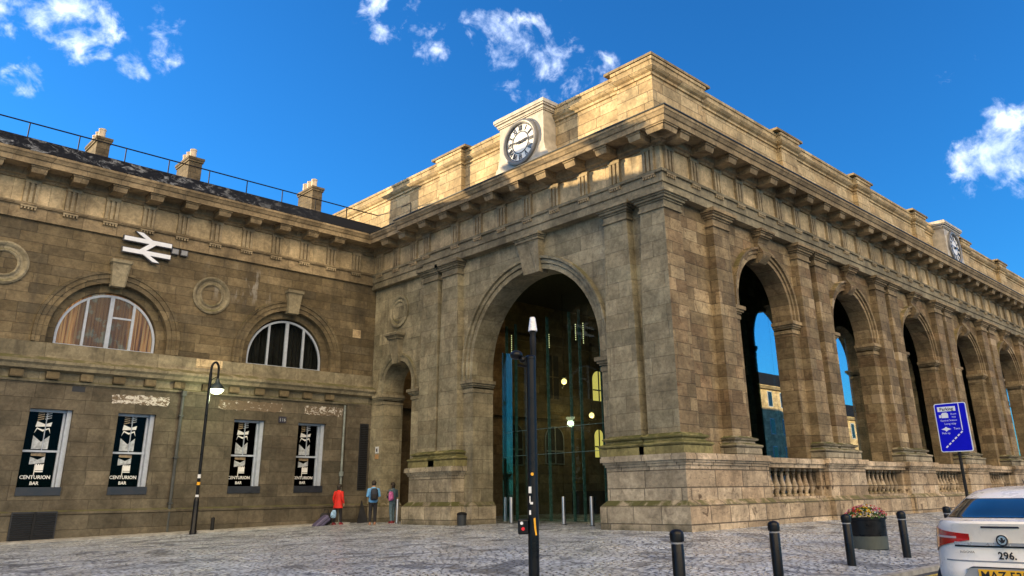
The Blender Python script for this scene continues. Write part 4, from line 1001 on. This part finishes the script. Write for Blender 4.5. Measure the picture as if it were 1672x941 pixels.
# ------------------------------------------------------------------ car
def car():
    t = thing('parked_car', 'white hatchback seen from behind at the kerb, cut off by the right edge', 'car', (-10.78, -11.56, -.08), radians(4), local=True)
    L = 4.8
    # rings: z, rear x, front x, half width, plan exponent
    K_ = .95
    R = [(.2, .22, 4.6, .78, 4), (.3, .1, 4.74, .86, 4), (.45, .02, 4.8, .905, 4.2), (.6, .0, 4.8, .92, 4.4), (.68, .012, 4.8, .925, 4.4), (.76, .05, 4.78, .925, 4.4), (.9, .06, 4.7, .925, 4.2), (1.0, .05, 4.6, .915, 4), (1.08, .03, 4.5, .895, 4), (1.15, .01, 4.35, .865, 3.8), (1.175, .03, 4.25, .84, 3.8),
         (1.185, .3, 3.95, .8, 4.2), (1.21, .4, 3.8, .775, 4.6), (1.28, .58, 3.55, .735, 4.4), (1.36, .82, 3.25, .69, 4.2), (1.43, 1.06, 2.98, .64, 4), (1.475, 1.25, 2.8, .585, 3.6), (1.51, 1.5, 2.55, .46, 3), (1.53, 1.8, 2.35, .25, 2.4), (1.533, 2.0, 2.2, .06, 2)]
    def S(v, th):
        i = min(int(v), len(R) - 2); f = v - i; q = [a + (b - a) * f for a, b in zip(R[i], R[i + 1])]
        z, xr, xf, hw, n = q; c, s = cos(th), sin(th)
        X = math.copysign(abs(c) ** (2 / n), c); Y = math.copysign(abs(s) ** (2 / n), s)
        x = (xr + xf) / 2 + X * (xf - xr) / 2; z2 = z
        if z > .7: z2 = z - min(.26, max(0, x - 3.3) * .2) * min(1, (z - .7) / .3) * (1 if z < 1.3 else 0)
        return Vector((x, Y * hw * K_, z2))
    N = 96; m_ = MB()
    m_.rings([[tuple(S(v, 2 * pi * k / N)) for k in range(N)] for v in range(len(R))])
    body = obj('body', m_, 'car_white', t, True)
    def patch_(v0, v1, t0, t1, off, nv=6, nt_=16, shape=None):
        p = MB(); ids = []
        for i in range(nv + 1):
            row = []
            for j in range(nt_ + 1):
                a, b = i / nv, j / nt_
                if shape: a, b = shape(a, b)
                v = v0 + (v1 - v0) * a; th = t0 + (t1 - t0) * b
                pt = S(v, th); du = S(v, th + .01) - pt; dv = S(min(v + .05, len(R) - 1), th) - pt; n = du.cross(dv)
                n = n.normalized() if n.length > 1e-9 else Vector((0, 0, 1))
                row.append(p.add([tuple(pt + n * off)]))
            ids.append(row)
        for i in range(nv):
            for j in range(nt_): p.face((ids[i][j], ids[i][j + 1], ids[i + 1][j + 1], ids[i + 1][j]))
        return p
    def ang(y, hw, n): return pi - math.asin(min(1, (abs(y) / hw) ** (n / 2)))      # rear-left contour angle for a lateral offset
    a1 = ang(.64, .76, 4.4)
    obj('rear_window', patch_(11.6, 14.35, a1, 2 * pi - a1, .006, 10, 24), 'car_glass', t, True)
    obj('rear_window', patch_(11.45, 14.5, a1 - .06, 2 * pi - a1 + .06, .003, 10, 24), 'car_black', t, True)
    for sg in (1, -1):
        lo = lambda th: th if sg > 0 else 2 * pi - th
        sw = patch_(11.9, 15.2, lo(a1 - .2), lo(.5), .004, 6, 20); obj('side_window', sw, 'car_glass', t, True)
        # tail lamp: wraps the corner, tapers towards the badge
        A0, A1 = ang(.36, .92, 4.3), ang(.905, .92, 4.3)
        def shp(a, b): return ((.5 + (a - .5) * (.28 + .72 * min(1, b * 1.5)) + .16 * (1 - b)), b)
        lamp = obj('tail_lamp', patch_(5.35, 8.15, lo(A0), lo(A1), .012, 6, 18, shp), 'lamp_red', t, True)
        obj('reflector', patch_(6.95, 7.25, lo(ang(.5, .92, 4.3)), lo(ang(.87, .92, 4.3)), .016, 2, 12), 'lamp_clear', lamp, True)
    b1 = ang(.52, .92, 4.3)
    obj('trim_bar', patch_(6.3, 6.62, b1, 2 * pi - b1, .018, 3, 20), 'car_trim', t, True)
    obj('trim_bar', patch_(6.12, 6.3, b1, 2 * pi - b1, .008, 2, 20), 'car_black', t, True)
    b2 = ang(.2, .89, 4); obj('brake_light', patch_(8.4, 8.66, b2, 2 * pi - b2, .006, 2, 10), 'plaque_dark', t)
    b3 = ang(.62, .9, 4.3); obj('boot_seam', patch_(5.02, 5.12, b3, 2 * pi - b3, .003, 1, 20), 'grey_plate', t)
    # plate recess and plate
    TC = lambda u, w, z: (w, -u, z)                                                   # u to the right seen from behind, w forward
    obj('plate_recess', MB(TC).prism([(-.42, .5), (.42, .5), (.42, .62), (.36, .7), (.3, .715), (-.3, .715), (-.36, .7), (-.42, .62)], -.006, .05), 'shopfront', t)
    obj('plate_recess', MB(TC).prism([(-.4, .69), (-.32, .72), (.32, .72), (.4, .69), (.36, .705), (.3, .712), (-.3, .712), (-.36, .705)], -.012, .03), 'car_black', t)
    np_ = obj('number_plate', MB(TC).box(-.27, .27, -.022, -.008, .58, .695), 'plate_yellow', t)
    obj('characters', text_mb(MB(TC), 'MAZ 5351', .115, 0, .6, -.024, bold=.002), 'car_black', np_)
    # badge disc with a ring and a simple mark
    bd = obj('badge', MB(TC).prism([(.055 * cos(k * pi / 12), .985 + .055 * sin(k * pi / 12)) for k in range(24)], .02, .06), 'car_trim', t)
    m_ = MB(TC); m_.ring(0, .985, [(.044, .012), (.044, .022), (.056, .022), (.056, .012)], 24)
    m_.prism([(-.035, 1.0), (-.012, .985), (-.01, 1.012), (.008, 1.012), (.012, .99), (.035, 1.0), (.02, .965), (-.01, .955)], .012, .02); obj('emblem', m_, 'car_black', bd)
    m_ = MB(TC); text_mb(m_, 'INSIGNIA', .035, -.36, .85, .035); obj('model_lettering', m_, 'car_black', t); m_ = MB(TC); text_mb(m_, '296.', .1, .02, .8, .03, bold=.003); obj('lettering', m_, 'car_black', t)
    m_ = MB(); m_.tube([(1.55, -.05, 1.5), (1.35, -.05, 1.6)], [.016, .006], 6); obj('aerial', m_, 'car_black', t)
    for x in (.95, 3.75):
        for y in (.8, -.8):
            m_ = MB(lambda a, b, c: (x + a, y + c, .33 + b)); m_.lathe([(.2, -.1), (.31, -.1), (.33, -.07), (.33, .07), (.31, .1), (.2, .1)], 0, 0, 24)
            wh = obj('wheel', m_, 'car_rubber', t, True)
            m_ = MB(lambda a, b, c: (x + a, y + c, .33 + b)); m_.lathe([(.21, -.09), (.21, .09)], 0, 0, 20); obj('rim', m_, 'car_trim', wh)
car()

# ------------------------------------------------------------------ people
def skin_mesh(verts, edges, radii, root=0, sub=2):
    me = bpy.data.meshes.new('sk'); me.from_pydata(verts, edges, []); o = bpy.data.objects.new('sk', me); COL.objects.link(o)
    md = o.modifiers.new('s', 'SKIN'); ly = me.skin_vertices[0].data
    for i, r in enumerate(radii): ly[i].radius = r if isinstance(r, tuple) else (r, r)
    ly[root].use_root = True
    sd = o.modifiers.new('d', 'SUBSURF'); sd.levels = sub; sd.render_levels = sub
    dg = bpy.context.evaluated_depsgraph_get(); dg.update(); out = bpy.data.meshes.new_from_object(o.evaluated_get(dg))
    v = [tuple(q.co) for q in out.vertices]; f = [tuple(p.vertices) for p in out.polygons]
    bpy.data.objects.remove(o); bpy.data.meshes.remove(out); return v, f

def person(label, x, y, rz, H, top, top_mat, leg_mat, shoe_mat, coat, stride, arms, hair_long):
    k = H / 1.75; z = zg(x, y)
    hands = []
    V = [(0, 0, .95), (0, -.01, 1.15), (0, 0, 1.34), (0, .0, 1.47), (0, .02, 1.54), (0, .035, 1.63), (0, .03, 1.71)]
    Rr = [(.15, .11), (.135, .1), (.165, .11), .055, .062, .085, .062]; E = [(0, 1), (1, 2), (2, 3), (3, 4), (4, 5), (5, 6)]
    for s, (el, wr) in zip((1, -1), arms):
        b = len(V); V += [(s * .19, 0, 1.4), el, wr]; Rr += [.062, .046, .03]; E += [(2, b), (b, b + 1), (b + 1, b + 2)]
        d = (Vector(wr) - Vector(el)).normalized(); side = Vector((s, 0, 0)); pm = Vector(wr) + d * .06
        c = len(V); V.append(tuple(pm)); Rr.append((.036, .02)); E.append((b + 2, c)); hands.append((pm, d, s))
    for s, (kn, an) in zip((1, -1), stride):
        b = len(V); V += [(s * .09, 0, .88), kn, an, (an[0], an[1] + .14, max(.03, an[2] - .05))]; Rr += [.085, .06, .042, .035]; E += [(0, b), (b, b + 1), (b + 1, b + 2), (b + 2, b + 3)]
    v, f = skin_mesh(V, E, Rr)
    mb = MB(); mb.v = list(v); mb.f = list(f); mb.mi = [0] * len(f)
    for pm, d, s in hands:                                  # four fingers of unequal length and a thumb, slightly curled
        lat = d.cross(Vector((0, 1, 0))); lat = lat.normalized() if lat.length > .1 else Vector((1, 0, 0)); fw = lat.cross(d).normalized()
        for j, ln in enumerate((.055, .075, .08, .07)):
            p0 = pm + d * .02 + fw * (.028 - .019 * j); p1 = p0 + d * ln * .55; p2 = p1 + (d * .8 + lat * -s * .5).normalized() * ln * .5
            mb.tube([tuple(p0), tuple(p1), tuple(p2)], [.0095, .009, .007], 6)
        p0 = pm - d * .03 + fw * .03; p1 = p0 + (fw * .7 + d * .6) * .04; mb.tube([tuple(p0), tuple(p1), tuple(p1 + d * .035)], [.012, .011, .008], 6)
    # face: nose, ears, eyes, mouth
    mb.ball((0, .125, 1.62), .016, 8, 6, (.8, 1.2, 1.5)); [mb.ball((s * .088, .02, 1.625), .022, 8, 6, (.4, .8, 1.3)) for s in (1, -1)]
    mb.cur = 1; [mb.ball((s * .035, .113, 1.645), .01, 6, 5) for s in (1, -1)]; mb.box(-.022, .022, .105, .118, 1.578, 1.586); mb.cur = 0
    o = bpy.data.meshes.new('person'); mb.v = [(a * k, b * k, c * k) for a, b, c in mb.v]
    P = obj('person', mb, ['skin', 'hair_dark'], None, True); P.location = (x, y, z); P.rotation_euler = (0, 0, rz); P['_local'] = 1
    tag(P, label, 'person')
    def child(name, m_, mat): m_.v = [(a * k, b * k, c * k) for a, b, c in m_.v]; return obj(name, m_, mat, P, True)
    # hair
    h = MB(); h.loft([(0, .005, 1.56 if not hair_long else 1.46, .07, .05), (0, .0, 1.62, .1, .09), (0, .015, 1.68, .105, .112), (0, .025, 1.73, .088, .098), (0, .03, 1.765, .045, .05), (0, .03, 1.772, .01, .01)]); child('hair', h, 'hair_dark')
    # top garment with sleeves
    hem = .72 if coat else .88; c = MB(); fl = .25 if coat else .175
    c.loft([(0, 0, hem, fl, .17 if coat else .135), (0, 0, .95, .2, .15), (0, -.005, 1.12, .175, .13), (0, 0, 1.28, .2, .14), (0, 0, 1.4, .205, .125), (0, 0, 1.46, .12, .09), (0, .005, 1.5, .07, .065)])
    for s, (el, wr) in zip((1, -1), arms):
        sh = Vector((s * .185, 0, 1.4)); e = Vector(el); w = Vector(wr); c.tube([tuple(sh - Vector((s * .05, 0, -.01))), tuple(sh), tuple((sh + e) / 2), tuple(e), tuple((e + w) / 2), tuple(w)], [.06, .078, .07, .06, .052, .045], 10)
    child(top, c, top_mat)
    tr = MB()
    tr.loft([(0, 0, .82, .16, .13), (0, 0, .98, .165, .125)])
    for s, (kn, an) in zip((1, -1), stride): tr.tube([(s * .09, 0, .92), tuple((Vector((s * .09, 0, .9)) + Vector(kn)) / 2), kn, tuple((Vector(kn) + Vector(an)) / 2), (an[0], an[1], an[2] + .0)], [.1, .09, .073, .064, .058], 10)
    child('trousers', tr, leg_mat)
    for s, (kn, an) in zip((1, -1), stride):
        b = MB(); fx, fy, fz = an[0], an[1], an[2] - .09
        b.loft([(fx, fy + .045, fz + .0, .05, .135), (fx, fy + .045, fz + .03, .053, .14), (fx, fy + .03, fz + .07, .05, .11), (fx, fy - .01, fz + .11, .05, .06)]); child('shoe', b, shoe_mat)
    return P
st = lambda a, b: (((.1, .03 + a, .5), (.1, a * 2, .09)), ((-.1, .03 + b, .5), (-.1, b * 2, .09)))
hang = ((.26, -.03, 1.14), (.26, .06, .93)), ((-.26, -.03, 1.14), (-.26, .06, .93))
hold = ((.25, -.02, 1.15), (.16, .2, 1.12)), ((-.25, -.02, 1.15), (-.16, .2, 1.12))
px_, py_ = -1.62, 17.05
person('person in a bright red coat and black trousers walking beside the luggage', px_, py_, radians(-70), 1.66, 'coat', 'red_coat', 'black_cloth', 'shoe_red', True, st(.06, -.07), hang, True)
person('person in a light blue top and black trousers wearing a dark backpack', -1.05, 15.2, radians(-25), 1.76, 'shirt', 'blue_shirt', 'black_cloth', 'shoe_brown', False, st(0, 0), hold, False)
person('person in a grey-blue top and faded jeans standing by the small archway', .12, 15.45, radians(10), 1.68, 'shirt', 'slate_shirt', 'pale_denim', 'shoe_red', False, st(.02, -.02), hold, True)
def backpack(x, y, zc, rz, s, mat, label):
    t = thing('backpack', label, 'backpack', (x, y, zc), rz, local=True)
    m_ = MB(); m_.loft([(0, 0, -.24 * s, .13 * s, .07 * s), (0, 0, -.2 * s, .16 * s, .1 * s), (0, -.01, 0, .165 * s, .105 * s), (0, 0, .16 * s, .15 * s, .09 * s), (0, 0, .24 * s, .08 * s, .05 * s)], 16); obj('bag', m_, mat, t, True)
    m_ = MB(); m_.loft([(0, -.1 * s, -.18 * s, .11 * s, .045 * s), (0, -.105 * s, -.05 * s, .115 * s, .05 * s), (0, -.1 * s, .0, .1 * s, .04 * s)], 12); obj('pocket', m_, 'black_cloth' if mat == 'navy_bag' else mat, t, True)
    m_ = MB(); [m_.tube([(q, .06 * s, .2 * s), (q * 1.1, .16 * s, .22 * s), (q * 1.2, .2 * s, .05 * s), (q, .08 * s, -.18 * s)], .018, 6) for q in (-.1 * s, .1 * s)]; obj('strap', m_, 'black_cloth', t)
def behind(x, y, rz, d): return x + sin(rz) * d, y - cos(rz) * d
bx_, by_ = behind(-1.05, 15.2, radians(-25), .23); backpack(bx_, by_, zg(-1, 15) + 1.22, radians(-25), 1.0, 'navy_bag', 'dark navy backpack on the back of the person in the light blue top')
bx_, by_ = behind(.12, 15.45, radians(10), .2); backpack(bx_ - .24, by_ + .06, zg(0, 15) + 1.12, radians(10), .78, 'pink_bag', 'pink patterned bag hanging from the shoulder of the person in grey-blue')

def luggage():
    x, y = -2.35, 17.0; z = zg(x, y)
    t = thing('suitcase', 'purple-grey suitcase tipped over on the ground beside the person in the red coat', 'suitcase', (x, y, z), radians(-8), local=True)
    ca, sa = cos(radians(38)), sin(radians(38)); T_ = lambda u, w, h: (u * ca - h * sa, w, u * sa + h * ca + .02)
    obj('shell', MB(T_).box(-.36, .36, -.24, .2, .0, .27), 'suitcase_purple', t, bevel=.05); obj('zip', MB(T_).box(-.365, .365, -.243, .203, .12, .14), 'black_cloth', t)
    m_ = MB(T_); m_.tube([(.36, -.12, .06), (.5, -.12, .06), (.5, .1, .06), (.36, .1, .06)], .015, 6); obj('handle', m_, 'black_matt', t)
    m_ = MB(T_); [m_.ball((-.38, w, .05), .045, 8, 6) for w in (-.18, .14)]; obj('wheel', m_, 'car_rubber', t)
    t = thing('carrier_bag', 'small pale blue bag resting against the tipped suitcase', 'bag', (x + .42, y - .12, z), local=True)
    m_ = MB(); m_.loft([(0, 0, .3, .1, .07), (0, 0, .34, .13, .09), (.01, 0, .5, .13, .08), (.03, 0, .62, .07, .04)], 10); obj('bag', m_, 'bag_blue', t, True)
    m_ = MB(); m_.tube([(-.02, 0, .6), (.0, 0, .72), (.05, 0, .72), (.07, 0, .6)], .01, 5); obj('handle', m_, 'black_cloth', t)
    t = thing('holdall', 'black holdall standing behind the tipped suitcase', 'bag', (x + .3, y + .28, z), local=True)
    m_ = MB(); m_.loft([(0, 0, 0, .26, .13), (0, 0, .05, .3, .16), (0, 0, .4, .28, .14), (0, 0, .5, .2, .07)], 12); obj('bag', m_, 'black_cloth', t, True)
    m_ = MB(); m_.tube([(-.12, 0, .48), (-.08, 0, .66), (.08, 0, .66), (.12, 0, .48)], .014, 6); obj('handle', m_, 'black_matt', t)
luggage()

# ------------------------------------------------------------------ sky and sun
SUN_AZ = radians(120); SUN_EL = radians(7.0)                       # azimuth measured from +X towards +Y
W = bpy.data.worlds.new('World'); SC.world = W; W.use_nodes = True; nt = NT(W.node_tree)
bg = W.node_tree.nodes['Background']
sky = nt.node('ShaderNodeTexSky', sky_type='NISHITA'); sky.sun_disc = False
sky.sun_elevation = SUN_EL; sky.sun_rotation = pi / 2 - SUN_AZ; sky.air_density = 1.0; sky.dust_density = .3; sky.ozone_density = 3.0; sky.altitude = 50
dr = nt.node('ShaderNodeTexCoord').outputs['Generated']
SKY_TINT = (.25, .95, 1.58)
c = nt.mix(1.0, sky.outputs[0], (*SKY_TINT, 1), 'MULTIPLY')
def clouds():
    n1 = nt.noise(dr, 17, 10, .6, .5); n2 = nt.noise(dr, 48, 8, .6, .4)
    n = nt.m('ADD', nt.m('MULTIPLY', n1, .65), nt.m('MULTIPLY', n2, .35))
    tot = None
    for d, r, amp in (((.16, .856, .491), .036, 1.05), ((.14, .863, .483), .028, .95), ((.178, .848, .497), .022, .8), ((.218, .86, .463), .017, .6), ((.246, .843, .479), .017, .68), ((.129, .893, .431), .02, .6), ((.101, .872, .479), .025, .55), ((.231, .823, .519), .022, .5),
            ((.53, .639, .557), .022, .72), ((.568, .619, .542), .036, .85), ((.6, .61, .516), .03, .7), ((.616, .61, .498), .034, .85), ((.64, .578, .506), .034, .82), ((.45, .695, .561), .035, .68), ((.502, .683, .531), .024, .68), ((.598, .568, .566), .03, .66), ((.59, .615, .52), .04, .78), ((.66, .56, .5), .03, .8), ((.918, .204, .34), .045, .85), ((.918, .177, .352), .045, .92), ((.925, .185, .325), .04, .75), ((.872, .212, .443), .025, .5)):
        v = Vector(d).normalized(); m_ = nt.m('MULTIPLY', nt.step(nt.vm('DOT_PRODUCT', dr, tuple(v)), cos(r * 1.5), cos(r * .1)), amp)
        tot = m_ if tot is None else nt.m('MAXIMUM', tot, m_)
    return n, tot
n, tot = clouds()
den = nt.step(nt.m('ADD', n, nt.m('MULTIPLY', tot, .2)), .59, .84)
den = nt.m('MULTIPLY', den, nt.step(tot, .0, .25))
CLOUD = (7.0, 7.6, 9.0)
cc_ = nt.mix(nt.step(nt.noise(dr, 22, 5), .4, .6), (CLOUD[0] * .62, CLOUD[1] * .68, CLOUD[2] * .78, 1), (*CLOUD, 1))
c = nt.mix(den, c, cc_)
# unseen warm cloud added behind the viewer as fill light for the facades
dx, dy, dz = nt.xyz(dr)
fill_bank = nt.m('MULTIPLY', nt.step(nt.vm('DOT_PRODUCT', dr, (-.42, -.79, .44)), .56, .85), nt.step(nt.noise(dr, 3.5, 8, .6), .36, .52))
c = nt.mix(nt.m('MULTIPLY', fill_bank, nt.step(dz, .1, .3)), c, (24, 18.6, 11.6, 1))
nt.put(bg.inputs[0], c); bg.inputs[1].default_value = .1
sl = bpy.data.lights.new('sun', 'SUN'); sl.energy = 5.0; sl.angle = radians(.5); sl.color = (1, .75, .42)
so = bpy.data.objects.new('sun', sl); COL.objects.link(so)
sd = Vector((cos(SUN_AZ) * cos(SUN_EL), sin(SUN_AZ) * cos(SUN_EL), sin(SUN_EL))); so.rotation_euler = sd.to_track_quat('Z', 'Y').to_euler(); so.location = sd * 60

# ------------------------------------------------------------------ camera
cam = bpy.data.cameras.new('camera'); co_ = bpy.data.objects.new('camera', cam); COL.objects.link(co_); SC.camera = co_
F, CX, CY = 1265.99, 867.14, 389.89; yaw, pit, rol = .79509806, .31805627, -.01632434
f = Vector((cos(yaw) * cos(pit), sin(yaw) * cos(pit), sin(pit))); r = Vector((sin(yaw), -cos(yaw), 0)); u = r.cross(f)
rr = r * cos(rol) + u * sin(rol); uu = -r * sin(rol) + u * cos(rol)
M = Matrix((rr, uu, -f)).transposed().to_4x4(); M.translation = Vector((-20.4386, -14.3966, 1.45)); co_.matrix_world = M
cam.sensor_width = 36; cam.lens = 36 * F / 1672; cam.shift_x = (836 - CX) / 1672; cam.shift_y = (CY - 470.5) / 1672
cam.clip_start = .1; cam.clip_end = 8000

VS = SC.view_settings; VS.view_transform = 'Standard'; VS.look = 'None'; VS.exposure = 1.24; VS.gamma = 1.0; VS.use_curve_mapping = False
SC.cycles.max_bounces = 8; SC.cycles.transparent_max_bounces = 12; SC.cycles.sample_clamp_indirect = 4.0; SC.cycles.caustics_reflective = False; SC.cycles.caustics_refractive = False
for o in list(COL.objects):
    if '_local' in o.keys(): del o['_local']
